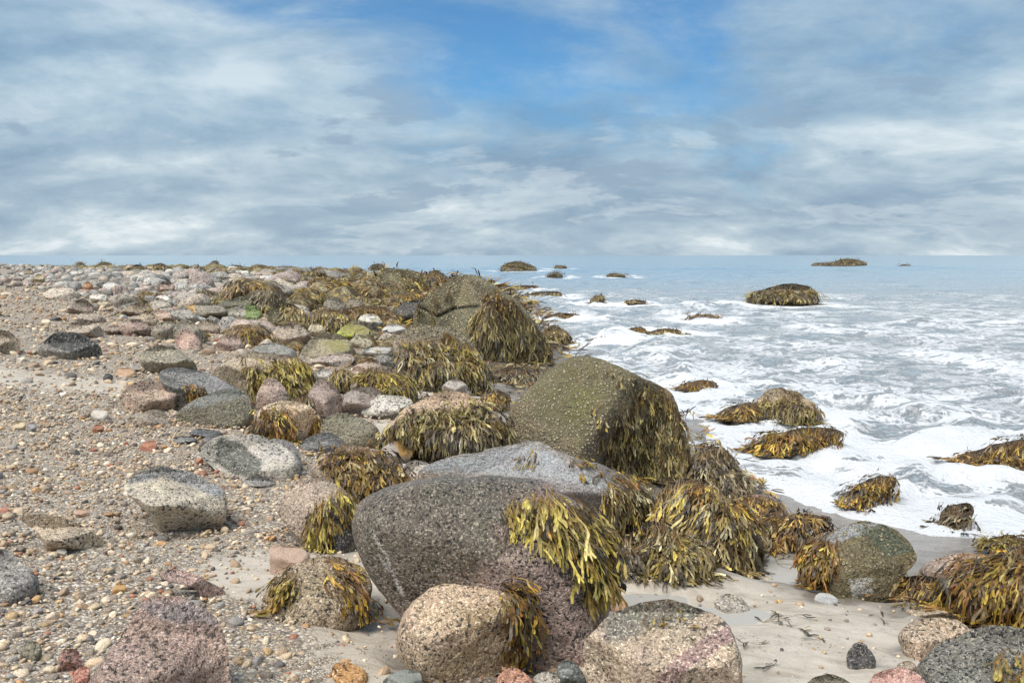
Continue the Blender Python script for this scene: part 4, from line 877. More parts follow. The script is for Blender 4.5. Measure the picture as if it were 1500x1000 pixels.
small = [
 ('stone', 'black two-lobed stone alone on the smooth sand at the bottom right', '1237,966 1244,948 1262,942 1278,954 1284,972 1268,981 1245,980', 'dark', (0.085, 0.085, 0.09)),
 ('stone', 'little dark stone just behind the black stone on the smooth sand', '1246,950 1252,940 1262,939 1274,948 1262,955', 'dark', (0.12, 0.115, 0.11)),
 ('boulder', 'pink and green rock rising at the bottom edge right of centre', '1262,1012 1288,982 1320,977 1350,990 1368,1024 1350,1045 1270,1045', 'fine', (0.38, 0.24, 0.225)),
 ('boulder', 'dark mossy rock at the bottom edge left of the pink and green rock', '1178,1006 1195,988 1225,985 1250,1002 1255,1025 1180,1025', 'barnacle', (0.20, 0.20, 0.15)),
 ('stone', 'brownish stone between the black stone and the dark corner boulder', '1311,978 1320,967 1336,967 1345,980 1330,988', 'fine', (0.26, 0.22, 0.18)),
 ('stone', 'salt-and-pepper stone in the puddle right of the pink-veined boulder', '1042,884 1056,869 1078,868 1098,885 1096,898 1062,899', 'granite', (0.34, 0.33, 0.31)),
 ('stone', 'flat bluish stone lying in front of the green barnacled boulder', '1192,876 1200,866 1216,869 1232,879 1218,884 1196,884', 'pebble', (0.34, 0.37, 0.39)),
 ('stone', 'crumbly tan crust of stone left of the weedy rock at the right edge', '1323,896 1332,889 1362,891 1392,896 1388,907 1340,905', 'granite', (0.42, 0.36, 0.27)),
 ('stone', 'rusty orange stone at the bottom edge left of the round speckled boulder', '484,985 490,970 510,968 534,980 541,997 520,1006 492,1000', 'fine', (0.40, 0.23, 0.085)),
 ('stone', 'smooth grey-green stone at the bottom edge touching the round speckled boulder', '556,1004 572,984 600,979 618,985 620,1012 570,1022', 'pebble', (0.20, 0.23, 0.225)),
 ('stone', 'reddish stone at the bottom edge right of the round speckled boulder', '725,1000 732,985 752,975 778,992 790,1006 740,1018', 'fine', (0.44, 0.24, 0.17)),
 ('stone', 'small pinkish stone resting on the reddish stone at the bottom edge', '731,982 742,970 756,972 760,984 745,990', 'fine', (0.42, 0.27, 0.20)),
 ('stone', 'speckled black and white stone between the reddish and the dark green stones', '776,1000 788,984 810,981 824,992 820,1010 790,1012', 'granite', (0.36, 0.36, 0.33)),
 ('stone', 'dark green streaked stone standing upright left of the pink-veined boulder', '813,985 822,967 838,965 856,985 862,1005 830,1012', 'smooth', (0.085, 0.10, 0.095)),
 ('stone', 'small cream stone tucked left of the pink-veined boulder', '851,982 858,973 868,976 872,990 858,992', 'pebble', (0.50, 0.44, 0.36)),
 ('stone', 'round salmon pebble at the end of the yellow weed of the largest boulder', '889,884 893,870 906,868 918,882 915,895 897,897', 'pebble', (0.52, 0.34, 0.24)),
 ('stone', 'rough grey-green stone in the gravel at the bottom left', '27,958 34,942 52,936 62,948 60,962 42,970', 'barnacle', (0.30, 0.29, 0.22)),
 ('stone', 'dull red stone touching the pink granite boulder', '84,962 98,948 116,952 122,972 108,986 92,980', 'fine', (0.30, 0.17, 0.145)),
 ('stone', 'pinkish red stone at the bottom edge by the pink granite boulder', '104,1000 112,978 126,972 134,984 128,1006', 'fine', (0.40, 0.19, 0.15)),
 ('stone', 'ochre stone in the gravel above the pink granite boulder', '163,868 168,856 180,852 187,862 182,870', 'pebble', (0.46, 0.29, 0.12)),
 ('stone', 'brown oval stone beside the top corner of the pink granite boulder', '174,904 182,895 193,898 192,906', 'pebble', (0.28, 0.20, 0.12)),
 ('stone', 'pale pink stone in the gravel above the low tan rock', '106,752 114,744 128,747 134,757 122,760', 'pebble', (0.50, 0.36, 0.28)),
 ('stone', 'white pebble lying on the gravel by the low tan rock', '79,810 86,803 98,804 98,811 86,813', 'pebble', (0.70, 0.68, 0.63)),
 ('stone', 'brick-red stone left of the two flat dark stones', '203,658 210,647 224,644 231,652 228,661 212,662', 'pebble', (0.36, 0.17, 0.11)),
 ('stone', 'flat dark stone left of the broad pale-topped boulder', '250,644 262,638 286,640 292,648 270,652', 'smooth', (0.16, 0.165, 0.17)),
 ('stone', 'long charcoal stone above the flat dark stone', '273,636 285,627 310,628 330,634 318,643 290,644', 'smooth', (0.09, 0.092, 0.095)),
 ('stone', 'dark curved stone leaning on the broad pale-topped boulder', '288,660 298,640 318,631 332,637 312,648 296,664', 'smooth', (0.16, 0.155, 0.15)),
 ('stone', 'pale grey pebble in front of the faceted pinkish-brown boulder', '130,609 138,599 152,599 163,610 150,616', 'pebble', (0.50, 0.49, 0.47)),
 ('stone', 'rust stone on the pebbles left of the pale grey pebble', '133,630 140,621 151,622 153,631 143,634', 'pebble', (0.30, 0.14, 0.08)),
 ('stone', 'low orange-tinted stone behind the faceted pinkish-brown boulder', '165,548 176,537 194,539 203,550 185,552', 'pebble', (0.42, 0.29, 0.19)),
 ('stone', 'black pebble left of the slate-coloured boulder', '150,553 156,546 166,549 165,557 154,558', 'pebble', (0.06, 0.06, 0.06)),
 ('stone', 'cream stone beside the rusty black pebble cluster on the left', '13,628 22,614 36,617 40,627 26,631', 'pebble', (0.52, 0.45, 0.31)),
 ('stone', 'blue-grey stone next to the cream stone at left', '37,628 44,617 54,622 53,630 44,632', 'pebble', (0.33, 0.35, 0.38)),
]
for (nm, lab, poly, mt, colr) in small:
    build_rock(nm, lab, poly, mt, colr, 'stone' if nm == 'stone' else 'boulder', facets=2, sink=0.2, thick=0.42, rough=0.7)
far = [
 ('boulder', 'brown pyramid-shaped rock at the left front of the rock field', '92,457 105,446 118,436 130,440 142,458 115,462', (0.30, 0.25, 0.21)),
 ('boulder', 'pale loaf-shaped rock below the brown pyramid-shaped rock', '109,467 118,457 135,456 160,469 150,474 120,474', (0.40, 0.35, 0.30)),
 ('boulder', 'broad grey-brown rock behind the dark humped boulder', '90,485 110,472 125,467 145,475 157,492 120,496', (0.36, 0.32, 0.26)),
 ('rock', 'small brown rock at the right foot of the broad grey-brown rock', '148,484 160,476 174,479 182,489 162,491', (0.32, 0.27, 0.23)),
 ('boulder', 'purplish angular rock at the front of the rock field', '170,482 185,470 205,465 224,481 216,493 190,490', (0.32, 0.245, 0.215)),
 ('boulder', 'tan rounded rock behind the purplish angular rock', '193,472 205,459 222,456 234,467 226,478 205,478', (0.42, 0.36, 0.26)),
 ('boulder', 'wedge of dark brown rock above the purplish angular rock', '171,461 180,452 205,441 219,450 202,464', (0.29, 0.24, 0.18)),
 ('boulder', 'flat pinkish rock above the olive rounded boulder', '214,464 228,453 245,454 260,468 240,473', (0.40, 0.31, 0.26)),
 ('boulder', 'whitish domed rock in the left half of the rock field', '127,438 138,428 150,426 162,440 145,443', (0.52, 0.51, 0.49)),
 ('rock', 'upper of two tan loaves in the left half of the rock field', '137,447 150,439 162,442 167,450 150,453', (0.44, 0.39, 0.29)),
 ('rock', 'lower of two tan loaves in the left half of the rock field', '146,453 157,446 164,448 168,455 155,457', (0.46, 0.40, 0.31)),
 ('boulder', 'long pale rock stretched across the left of the rock field', '56,433 72,424 88,417 102,422 122,434 100,440', (0.48, 0.44, 0.38)),
 ('rock', 'small olive upright rock on the long pale rock', '72,435 74,424 80,422 88,432 82,438', (0.26, 0.235, 0.16)),
 ('boulder', 'grey rounded rock left of the ochre-ended boulder', '218,447 225,435 240,437 256,451 246,456 226,456', (0.38, 0.36, 0.32)),
 ('rock', 'long white rock above the grey rounded rock', '223,436 238,430 256,440 262,446 250,448', (0.56, 0.55, 0.53)),
 ('rock', 'purple-brown flat-sided rock in the middle of the rock field', '227,427 231,415 246,412 258,418 254,429', (0.29, 0.225, 0.195)),
 ('rock', 'bright orange-brown rock in the left of the rock field', '119,423 124,414 132,412 138,422 130,426', (0.42, 0.22, 0.11)),
 ('rock', 'dark brown rock near the left edge of the rock field', '34,404 38,395 46,393 52,402 44,406', (0.20, 0.16, 0.11)),
 ('rock', 'olive-tan rock right of the dark brown one near the left edge', '44,414 52,402 60,400 68,411 58,416', (0.36, 0.32, 0.21)),
 ('boulder', 'grey ridge-backed rock left of the thin dark slab', '245,461 258,452 275,452 292,466 300,478 270,474', (0.27, 0.265, 0.245)),
]
for (nm, lab, poly, colr) in far:
    build_rock(nm, lab, poly, 'grey' if 'grey' in lab else 'fine', colr, nm, facets=4, sink=0.15, thick=0.42, rough=0.9)
sky_rocks = [('first weedy hump on the left skyline', '108,390 114,384 122,384 128,390'), ('second weedy hump on the left skyline', '138,391 148,383 160,384 168,391'),
 ('long weedy rock on the skyline left of the round hump', '180,399 192,389 208,388 220,398'), ('round weedy hump on the skyline where the sea begins', '218,399 226,387 236,385 248,392 250,400'),
 ('low weedy rock on the skyline below the distant bare rock', '274,400 282,392 296,391 306,399')]
for (lab, poly) in sky_rocks:
    R = build_rock('weedy_rock', lab, poly, 'dark', (0.13, 0.11, 0.06), 'rock', facets=2, sink=0.25, thick=0.4)
    add_weed(R, 60, 0.8, 0.06, 'dull', None, forks=0, indiv=False, all_round=0.1, lift=0.15, bright=0.8)
# --- rocks and weed standing in the water
def searock(label, poly, n, L, Wd, pal, colr=(0.10, 0.085, 0.05), forks=1, bright=1.0, indiv=False, zones=None, mt='dark', **kw):
    R = build_rock('weedy_rock', label, poly, mt, colr, 'rock', facets=1, sink=0.3, thick=0.38, p=2.0, **kw)
    n = int(n * 0.6)
    add_weed(R, n, L, Wd, pal, zones, forks=forks, indiv=indiv, all_round=0.25, lift=0.03 * max(1, R.dep / 12), spread=0.6, bright=bright * 0.85, cap=150)
searock('weed-thatched rock standing alone in the water right of the middle', '1090,441 1098,428 1120,423 1150,416 1180,416 1198,430 1200,444 1150,447', 420, 0.55, 0.026, 'dull', bright=1.05)
searock('long weedy double rock far out near the horizon at the right', '1184,391 1192,384 1215,385 1232,379 1255,379 1275,389 1240,393', 260, 0.8, 0.06, 'dull', bright=0.8)
searock('tiny weedy rock right of the long double rock at the horizon', '1312,391 1322,387 1336,389 1334,392', 60, 0.6, 0.05, 'dull', bright=0.8)
searock('long weedy mound near the horizon right of the cracked boulder', '728,396 740,386 757,382 778,388 792,395 760,398', 260, 0.7, 0.05, 'dull')
searock('small mound right of the long weedy mound near the horizon', '808,394 816,388 828,389 832,394', 70, 0.5, 0.045, 'dull', bright=0.8)
searock('small dark weedy rock below the mound near the horizon', '798,406 806,399 820,399 828,406', 90, 0.5, 0.04, 'dark', bright=1.3)
searock('low weedy rock in open water left of the lone thatched rock', '884,406 894,400 910,401 922,406', 110, 0.5, 0.035, 'dull')
searock('small round weed tuft in the water above the tall mossy boulder', '861,444 868,434 880,431 889,442', 120, 0.4, 0.022, 'dull')
searock('flat weedy rock in the water below the lone thatched rock', '1005,469 1020,461 1045,460 1061,467 1040,471', 150, 0.4, 0.022, 'brown', bright=1.1)
searock('weedy rock nestled against the right side of the cracked boulder', '792,500 798,480 815,475 832,487 840,501 810,504', 200, 0.35, 0.018, 'dull')
searock('domed rock with weed combed over it in the middle of the surf', '1098,608 1108,585 1135,566 1165,572 1190,590 1200,606 1160,618 1115,616', 330, 0.30, 0.0135, 'straw', colr=(0.30, 0.25, 0.17), forks=2, indiv=True, mt='fine', zones=['1150,570 1185,585 1200,606 1160,615 1130,600', '1100,590 1125,580 1135,612 1105,612'])
searock('far dark rock breaking the water left of the flat-topped olive boulder', '536,397 545,387 558,385 568,396', 90, 0.8, 0.06, 'dark', bright=1.3)
searock('distant bare rock in the bay at the left horizon', '302,390 310,382 319,381 322,389', 20, 0.6, 0.06, 'dark')
searock('distant low rock in the bay right of the bare one', '331,393 340,388 352,388 361,393', 40, 0.6, 0.06, 'dark', bright=1.2)
heaps = [
 ('heap of weed trailing left from the combed domed rock in the surf', '1040,612 1060,598 1095,588 1112,592 1108,608 1070,616', 130, 0.28, 0.012, 'brown', 2),
 ('long raft of golden-brown weed washing in the foam below the domed rock', '1085,668 1120,640 1160,627 1215,625 1243,632 1225,650 1170,655 1120,668', 300, 0.24, 0.0115, 'orange', 2),
 ('thin raft of weed floating right of the tall mossy boulder', '984,570 1000,562 1030,555 1054,560 1045,569 1010,573', 130, 0.25, 0.013, 'brown', 1),
 ('reddish weed raft in the foam at the right edge of the view', '1370,690 1395,668 1440,655 1490,642 1540,645 1540,680 1460,692', 260, 0.25, 0.0115, 'brown', 2),
 ('dark weed clump in the foam left of the smaller tuft near the wet sand', '1222,742 1245,722 1270,702 1305,696 1318,706 1290,728 1255,745', 150, 0.17, 0.010, 'orange', 2),
 ('small dark weed tuft stranded in the foam edge above the green boulder', '1368,780 1376,755 1395,738 1420,736 1430,752 1405,780', 110, 0.16, 0.009, 'dark', 2),
 ('weed patch washing around the foot of the cracked boulder', '705,556 730,540 765,537 795,548 780,558 730,562', 180, 0.28, 0.014, 'dark', 1),
 ('weed strands filling the gap beside the small tide pool', '700,585 715,570 745,575 748,590 720,600', 90, 0.2, 0.012, 'brown', 1),
 ('flat floating weed left of two others in mid water', '863,500 880,493 905,494 908,500', 70, 0.35, 0.02, 'dark', 1),
 ('floating weed patch nearest the flat weedy rock in mid water', '915,485 930,478 946,480 944,486', 60, 0.35, 0.02, 'brown', 1),
 ('wide floating weed patch in mid water', '942,490 965,481 1000,483 1000,490', 90, 0.35, 0.02, 'dull', 1),
 ('low weed patch on the water right of the cracked boulder', '788,467 810,459 850,459 852,466', 90, 0.4, 0.022, 'brown', 1),
 ('weed patch on the water behind the cracked boulder, nearer one', '765,435 785,426 825,427 822,435', 80, 0.45, 0.025, 'dull', 1),
 ('weed patch on the water behind the cracked boulder, farther one', '744,426 760,417 790,418 788,427', 80, 0.45, 0.028, 'brown', 1),
 ('small scrap of weed near the surf right of the wide floating patch', '910,443 925,438 948,440 945,445', 40, 0.4, 0.022, 'dull', 1),
]
for (lab, poly, n, L, Wd, pal, fk) in heaps:
    weed_mat('seaweed_heap', lab, poly, n, L, Wd, pal, forks=fk, indiv=(Wd < 0.0125), cap=150, bright=1.1 if pal != 'dark' else 1.5)

# ------------------------------------------------------------------ the rock field running away along the shore
def ico(sub):
    bm = bmesh.new(); bmesh.ops.create_icosphere(bm, subdivisions=sub, radius=1.0)
    V = np.array([v.co[:] for v in bm.verts]); F = np.array([[v.index for v in f.verts] for f in bm.faces]); bm.free()
    return V, F
def rand_stone(rng, sub, cuts=9, rough=1.0, flat=(0.45, 0.8)):
    V, F = ico(sub); V = V.copy()
    for _ in range(cuts):
        nn = rng.normal(size=3); nn /= np.linalg.norm(nn); dd = rng.uniform(0.48, 0.85)
        ex = np.maximum(V.dot(nn) - dd, 0); V -= ex[:, None] * nn * 0.85
    so = rng.uniform(0, 60, 3)
    V += V * (rough * (0.16 * fbm(V * 1.3 + so, 3) + 0.05 * fbm(V * 4 + so, 2)))[:, None]
    V *= np.array([1.0, rng.uniform(0.55, 0.95), rng.uniform(*flat)])
    return V, F
frng = np.random.default_rng(21)
TEMPL = []
for k in range(14):
    V, F = rand_stone(frng, 4 if k < 6 else 3, flat=(0.55, 0.95))
    TEMPL.append((V, F, np_mesh('field_rock', V, F, M['field'])))
# weed coats for the wet ones, one per template
COATS = []
for (V, F, me) in TEMPL[:7]:
    bv = BVHTree.FromPolygons([Vector(v) for v in V], [tuple(f) for f in F.tolist()])
    rnd = random.Random(len(COATS)); out = []
    pal = ['dull', 'brown', 'dull', 'orange', 'straw', 'dark', 'brown'][len(COATS)]
    while len(out) < 330:
        i = rnd.randrange(len(V)); p = Vector(V[i])
        if p.z < 0.0: continue
        loc, nn, ix, ds = bv.find_nearest(p)
        Vs, Fs, Ts = grow(bv, Vector((0, 0, 0)), loc.copy(), nn.copy(), rnd.uniform(0.4, 0.8), rnd.uniform(0.013, 0.024), rnd, 1, rnd.uniform(0.01, 0.09), 0.8, ground_fn=lambda x, y: -9)
        out.append((1, Vs, Fs, frond_cols(Ts, pal, rnd, 1.1)))
    COATS.append(emit_weed(None, (0, 0, 0), out, False, 0))
FIELD_COLS = [(0.46, 0.43, 0.385), (0.38, 0.355, 0.315), (0.32, 0.28, 0.235), (0.44, 0.365, 0.28), (0.38, 0.295, 0.25), (0.26, 0.24, 0.21), (0.54, 0.51, 0.46), (0.42, 0.32, 0.255), (0.19, 0.175, 0.15)]
cand = []
def too_close(x, y, r, lst):
    return bool((((x - lst[:, 0]) / (lst[:, 2] + r * 0.7)) ** 2 + ((y - lst[:, 1]) / (lst[:, 3] + r * 0.7)) ** 2 < 1).any())
FOOTA = np.array(FOOT); BOXA = np.array(BOX)
def hides(px, py, rp, dp):
    """would this loose rock stand in front of one of the known stones?"""
    w = BOXA[:, 1] - BOXA[:, 0]; h = BOXA[:, 3] - BOXA[:, 2]
    return bool(((dp < BOXA[:, 4] + 0.3) & (px + rp > BOXA[:, 0] + 0.25 * w) & (px - rp < BOXA[:, 1] - 0.25 * w) & (py > BOXA[:, 2]) & (py - rp * 0.75 < BOXA[:, 3] - 0.35 * h)).any())
cells = {}
def dart(x, y, r, f=0.64):
    cx, cy = int(x // 1.5), int(y // 1.5)
    for i in range(cx - 1, cx + 2):
        for j in range(cy - 1, cy + 2):
            for (qx, qy, qr) in cells.get((i, j), ()):
                if (qx - x) ** 2 + (qy - y) ** 2 < ((qr + r) * f) ** 2: return True
    cells.setdefault((cx, cy), []).append((x, y, r)); return False
LOWX = [-60, 0, 60, 130, 190, 250, 300, 420, 560, 640]; LOWY = [408, 412, 420, 448, 474, 490, 505, 560, 580, 520]
NT_ = 60000
tx = frng.uniform(-60, 3, NT_); ty = 9 + 110 * frng.uniform(0, 1, NT_) ** 1.7
td = shore_d(tx, ty); tz = ground(tx, ty)
tpx, tpy, tdp = project(np.stack([tx, ty, tz], 1))
ok = (td > -0.3) & (tpx > -60) & (tpx < 640 - 0.9 * np.maximum(0, 430 - tpy)) & (tpx < 660) & (tpy < np.interp(tpx, LOWX, LOWY) + 6 * frng.normal(size=NT_)) & (td < 6 + 0.45 * ty)
idx = np.nonzero(ok)[0]
szs = np.clip(frng.lognormal(math.log(0.22), 0.50, NT_), 0.08, 0.66)
order = idx[np.argsort(-szs[idx] + 0.15 * frng.normal(size=len(idx)))]
for i in order:
    r = szs[i] * (1 + 0.004 * ty[i]) * (0.46 + 0.54 * float(sstep(tpx[i], 60, 360)))
    if r * FPX / tdp[i] < 2.2: continue
    if too_close(tx[i], ty[i], r, FOOTA) or hides(tpx[i], tpy[i], r * FPX / tdp[i], tdp[i]) or dart(tx[i], ty[i], r): continue
    cand.append((tx[i], ty[i], tz[i], r, td[i], tpx[i], tpy[i], tdp[i]))
cand.sort(key=lambda c: -c[3] / c[7])
def field_label(weedy, px, ci, dp, r, ti):
    size = 'small' if r < 0.2 else 'middling' if r < 0.30 else 'big' if r < 0.42 else 'huge'
    where = ['at left end', 'well left of middle', 'left of middle', 'right of middle', 'well right of middle', 'at seaward end'][int(np.digitize(px, [120, 210, 330, 430, 520]))]
    part = 'farthest' if dp > 42 else 'far' if dp > 28 else 'middle' if dp > 18 else 'near'
    kind = ['olive-grey', 'brown', 'olive', 'orange-brown', 'straw-coloured', 'dark', 'chestnut'][ti] + ' weed-draped' if weedy else 'bare ' + ['pale grey', 'grey', 'brownish grey', 'tan', 'pinkish', 'dark grey', 'whitish', 'rosy brown', 'charcoal'][ci]
    return size + ' ' + kind + ' rock, ' + part + ' part of rock field, ' + where
stV, stF, stC, stb = [], [], [], 0
V2s = [rand_stone(frng, 2, flat=(0.42, 0.75)) for _ in range(8)]; V1s = [rand_stone(frng, 1, flat=(0.42, 0.75)) for _ in range(8)]
for k, (x, y, z, r, d, px, py, dp) in enumerate(cand):
    rz = frng.uniform(0, 6.28); tilt = frng.normal(0, 0.18, 2)
    wl = 4.8 + 0.20 * y
    wetp = sstep(np.array(d), wl * 1.25, wl * 0.45) * (0.95 if dp > 14 else 0.6)
    weedy = frng.uniform() < wetp
    ci = int(frng.choice([0, 1, 1, 2, 2, 3, 3, 4, 5, 5, 6, 7, 8])); ci = ci if d > wl * 0.8 else int(frng.choice([2, 3, 4, 5, 7, 8]))
    colr = np.array(FIELD_COLS[ci]) * frng.uniform(0.85, 1.15)
    if weedy: colr = np.array((0.20, 0.16, 0.075)) * frng.uniform(0.7, 1.3)
    if k < 300:
        ti = int(frng.integers(0, 7)) if weedy else int(frng.integers(0, len(TEMPL)))
        o = link('weedy_rock' if weedy else 'rock', TEMPL[ti][2], loc=(x, y, z + r * 0.22), label=field_label(weedy, px, ci, dp, r, ti), category='rock', group='rocks of the field along the shore')
        o.scale = (r, r, r * float(frng.uniform(0.6, 0.95))); o.rotation_euler = (tilt[0], tilt[1], rz); o.color = (*colr, 1); o['grain'] = float(np.clip((3.6 / dp) ** 0.6, 0.25, 1.0))
        if weedy: link('seaweed', COATS[ti], o, kind='stuff')
    else:
        V, F = (V2s if k < 1500 else V1s)[int(frng.integers(0, 8))]
        c, s = math.cos(rz), math.sin(rz)
        W = np.stack([V[:, 0] * c - V[:, 1] * s, V[:, 0] * s + V[:, 1] * c, V[:, 2]], 1) * r + np.array([x, y, z + r * 0.22])
        stV.append(W); stF.append(F + stb); stb += len(V); stC.append(np.tile(colr, (len(V), 1)))
print('field rocks', len(cand))
if stV:
    me = np_mesh('far_rocks', np.concatenate(stV), np.concatenate(stF), M['fieldstuff']); cattr(me, 'col', np.concatenate(stC))
    link('far_rocks', me, kind='stuff', label='mass of far small rocks and cobbles along the beach', category='rocks')

# ------------------------------------------------------------------ loose weed lying between the stones near the water
rnd = random.Random(77); out = []
lr = np.random.default_rng(78)
ly = 5.5 + 44 * lr.uniform(0, 1, 40000) ** 1.7; lx = lr.uniform(-11, 2, 40000); ld = shore_d(lx, ly)
lk = (ld > -0.15) & (ld < np.where(ly < 7, 1.5, 2.4 + 0.11 * ly)) & (lr.uniform(0, 1, 40000) < 0.25 + 0.75 * (fbm2(lx, ly, 1.1, 2) > 0))
for x, y in list(zip(lx[lk].tolist(), ly[lk].tolist()))[:6500]:
    sc = max(1.0, y / 8)
    p = Vector((x, y, gz(x, y)))
    Vs, Fs, Ts = grow(None, Vector((x + rnd.gauss(0, 1), y + rnd.gauss(0, 1), 0)), p, Vector((0, 0, 1)), 0.2 * sc * rnd.uniform(0.7, 1.4), 0.009 * sc, rnd, 1, rnd.uniform(0.004, 0.05), 2.0)
    out.append((1, Vs, Fs, frond_cols(Ts, rnd.choice(['brown', 'dull', 'dark', 'orange']), rnd, 1.0)))
me = emit_weed(None, (0, 0, 0), out, False, 0)
link('seaweed_litter', me, kind='stuff', label='loose brown weed lying between the stones by the water', category='seaweed')

# scraps of weed dropped on the sand
scr = random.Random(5)
for k, (px, py, lab) in enumerate([(1118, 912, 'short dark scrap of weed lying on the smooth sand'), (1140, 908, 'forked dark weed scrap right of the short one on the sand'), (1160, 903, 'small curled weed scrap nearest the puddle on the sand'),
        (1135, 973, 'tiny weed scrap near the bottom edge beside the pink-veined boulder'), (1172, 920, 'thin thread of weed below the curled scrap'), (1205, 935, 'crumb of dark weed left of the black stone'), (1095, 940, 'wisp of weed close to the pink-veined boulder'), (1290, 905, 'brown weed strand on the sand below the barnacled boulder')]):
    P_ = hit(px, py); out = []
    for q in range(3):
        Vs, Fs, Ts = grow(None, Vector((P_[0] + scr.gauss(0, 1), P_[1] + scr.gauss(0, 1), 0)), Vector(P_), Vector((0, 0, 1)), scr.uniform(0.04, 0.10), 0.003, scr, 1, 0.003, 2.0)
        out.append((1, Vs, Fs, frond_cols(Ts, 'dark', scr, 0.7)))
    link('seaweed_scrap', emit_weed(None, P_, out, False, 0), loc=P_, label=lab, category='seaweed')
# hollows scoured round the stones by the backwash, still damp
gm_, bx, by, bz, bw = BEACH
bz = bz.copy(); bw = bw.copy()
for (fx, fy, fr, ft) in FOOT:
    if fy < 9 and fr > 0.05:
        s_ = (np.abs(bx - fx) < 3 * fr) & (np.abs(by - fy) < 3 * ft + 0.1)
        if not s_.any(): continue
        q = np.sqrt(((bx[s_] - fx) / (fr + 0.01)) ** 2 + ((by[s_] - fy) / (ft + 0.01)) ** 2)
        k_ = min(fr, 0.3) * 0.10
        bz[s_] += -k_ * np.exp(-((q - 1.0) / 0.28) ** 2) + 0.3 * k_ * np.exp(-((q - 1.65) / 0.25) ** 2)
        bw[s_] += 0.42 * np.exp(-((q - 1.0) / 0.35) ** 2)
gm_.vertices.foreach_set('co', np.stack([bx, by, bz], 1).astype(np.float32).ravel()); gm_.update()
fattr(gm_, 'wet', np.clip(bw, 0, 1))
# white water gathers round whatever stands in the sea
sm, X, Y, foam = SEA
for (fx, fy, fr, ft) in FOOT:
    if fx > -3 and shore_d(np.array([fx]), np.array([fy]))[0] < 0.6:
        q = np.sqrt(((X - fx) / (fr + 0.12 + 0.01 * fy)) ** 2 + ((Y - fy) / (ft + 0.15 + 0.02 * fy)) ** 2)
        foam = foam + 0.42 * np.exp(-((q - 1.0) / 0.45) ** 2)
fattr(sm, 'foam', np.clip(foam, 0, 1).ravel())

# ------------------------------------------------------------------ pebbles and gravel
PEBC = np.array([(0.50, 0.42, 0.31), (0.62, 0.55, 0.44), (0.36, 0.28, 0.20), (0.25, 0.22, 0.19), (0.10, 0.095, 0.095), (0.40, 0.25, 0.13), (0.33, 0.16, 0.11), (0.70, 0.67, 0.60), (0.30, 0.30, 0.30), (0.48, 0.36, 0.20), (0.18, 0.16, 0.145)])
PEBN = ['tan', 'cream', 'brown', 'grey-brown', 'charcoal', 'orange-brown', 'reddish', 'white', 'grey', 'ochre', 'dark grey']
PEBW = np.array([.22, .15, .18, .15, .065, .035, .03, .035, .07, .035, .05])
PEBC = PEBC * np.array([1.15, 1.04, 0.92])
prng = np.random.default_rng(33)
def pebble_points(n, x0, x1, y0, y1, pw):
    x = prng.uniform(x0, x1, n); y = y0 + (y1 - y0) * prng.uniform(0, 1, n) ** pw
    keep = prng.uniform(0, 1, n) < (0.06 + 0.94 * gravel_density(x, y)) * sstep(shore_d(x, y), 0.6, 2.0)
    x, y = x[keep], y[keep]; z = ground(x, y)
    px, py, dp = project(np.stack([x, y, z], 1))
    k = (px > -200) & (px < 1600) & (py < 1350) & (py > 380)
    return x[k], y[k], z[k], px[k], py[k], dp[k]
allp = []
for (n, x0, x1, y0, y1, pw, mu, sg, lo, hi) in [(66000, -5.2, 3, 1.7, 6.5, 1.0, 0.0076, 0.45, 0.004, 0.032), (2400, -5, 2.5, 2.2, 6.5, 1.0, 0.018, 0.35, 0.011, 0.035), (38000, -13, 1, 6.5, 17, 1.4, 0.013, 0.45, 0.008, 0.06), (4000, -16, 1, 6.5, 22, 1.2, 0.033, 0.5, 0.02, 0.10)]:
    x, y, z, px, py, dp = pebble_points(n, x0, x1, y0, y1, pw)
    r = np.clip(prng.lognormal(math.log(mu), sg, len(x)), lo, hi)
    allp.append(np.stack([x, y, z, r, dp], 1))
A = np.concatenate(allp)
keep = np.ones(len(A), bool)
for (fx, fy, fr, ft) in FOOT:
    keep &= ((A[:, 0] - fx) / fr) ** 2 + ((A[:, 1] - fy) / ft) ** 2 > 0.7
A = A[keep]
apx, apy, _ = project(A[:, :3]); inview = (apx > 0) & (apx < 1500) & (apy < 1000)
A = A[np.argsort(-A[:, 3] / A[:, 4] * np.where(inview, 1.0, 0.3))]
ci = prng.choice(len(PEBC), len(A), p=PEBW / PEBW.sum())
print('pebbles', len(A))
PT = [np_mesh('pebble', *rand_stone(prng, 3, 5, 0.8, (0.45, 0.75)), M['pebble']) for _ in range(8)]
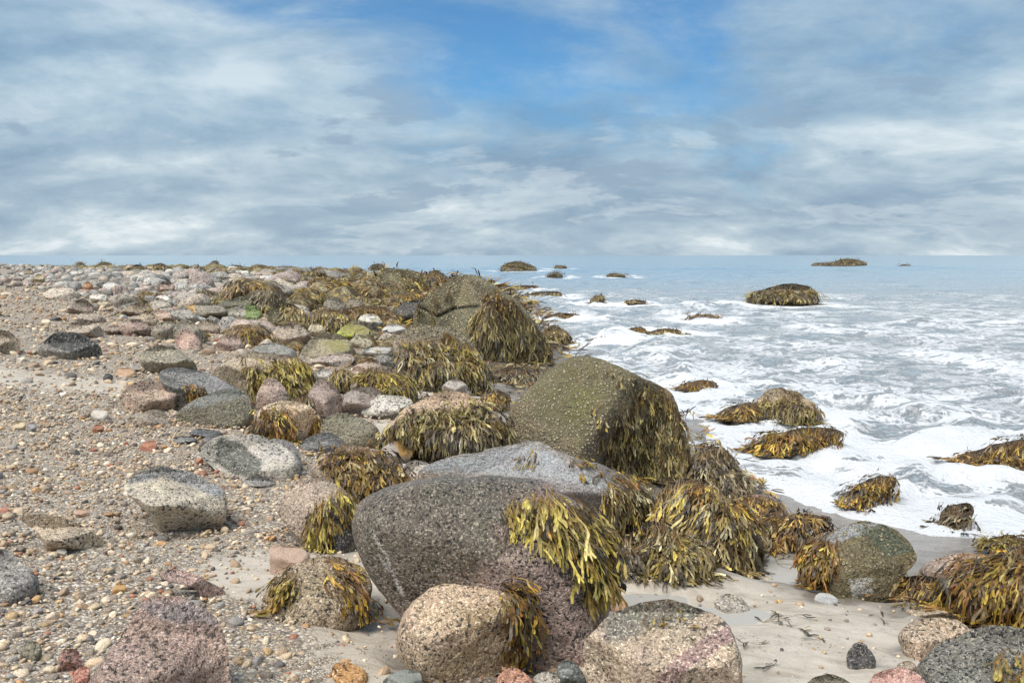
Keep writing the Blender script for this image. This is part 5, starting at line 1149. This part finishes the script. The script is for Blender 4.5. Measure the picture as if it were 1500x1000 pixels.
for k in range(300):
    x, y, z, r, dp = A[k]
    o = link('pebble', PT[k % 8], loc=(x, y, z + r * 0.18), label=('small ' if r < 0.02 else 'sizeable ') + PEBN[ci[k]] + (' pebble on the near beach' if dp < 3.6 else ' pebble on the middle of the beach' if dp < 7 else ' pebble farther up the beach') + [' by the left edge', ' left of the boulders', ' among the boulders', ' on the right'][int(np.digitize(750 + FPX * x / dp, [130, 330, 900]))], category='pebble', group='larger pebbles on the gravel')
    o.scale = (r, r, r); o.rotation_euler = (*prng.normal(0, 0.25, 2), prng.uniform(0, 6.28)); o.color = (*(PEBC[ci[k]] * prng.uniform(0.8, 1.15)), 1); o['grain'] = 0.7
def merge_pebbles(B, cc, sub, name, label):
    Vt = [rand_stone(prng, sub, 4 if sub > 1 else 0, 0.7, (0.45, 0.8)) for _ in range(10)]
    F0 = Vt[0][1]; nv = len(Vt[0][0])
    T = np.stack([v for v, f in Vt])[prng.integers(0, 10, len(B))]
    a = prng.uniform(0, 6.28, len(B)); c, s = np.cos(a)[:, None], np.sin(a)[:, None]
    tl = prng.normal(0, 0.3, len(B))[:, None]
    X_ = T[..., 0] * c - T[..., 1] * s; Y_ = T[..., 0] * s + T[..., 1] * c; Z_ = T[..., 2] + tl * X_
    W = np.stack([X_, Y_, Z_], -1) * B[:, 3][:, None, None] + B[:, None, :3] + np.array([0, 0, 1.0]) * (B[:, 3] * 0.22)[:, None, None]
    FF = (F0[None] + (np.arange(len(B)) * nv)[:, None, None]).reshape(-1, 3)
    me = np_mesh(name, W.reshape(-1, 3), FF, M['gravel'])
    col = PEBC[cc] * prng.uniform(0.75, 1.2, len(B))[:, None]
    cattr(me, 'col', np.repeat(col, nv, 0))
    link(name, me, kind='stuff', label=label, category='gravel')
m1 = 300 + 4200
merge_pebbles(A[300:m1], ci[300:m1], 2, 'pebbles', 'countless small multicoloured pebbles covering the beach at left')
merge_pebbles(A[m1:], ci[m1:], 1, 'gravel', 'fine mixed gravel covering the beach at left')

print('objects', len(bpy.data.objects), 'tris', sum(len(m_.loops) - 2 * len(m_.polygons) for m_ in bpy.data.meshes))
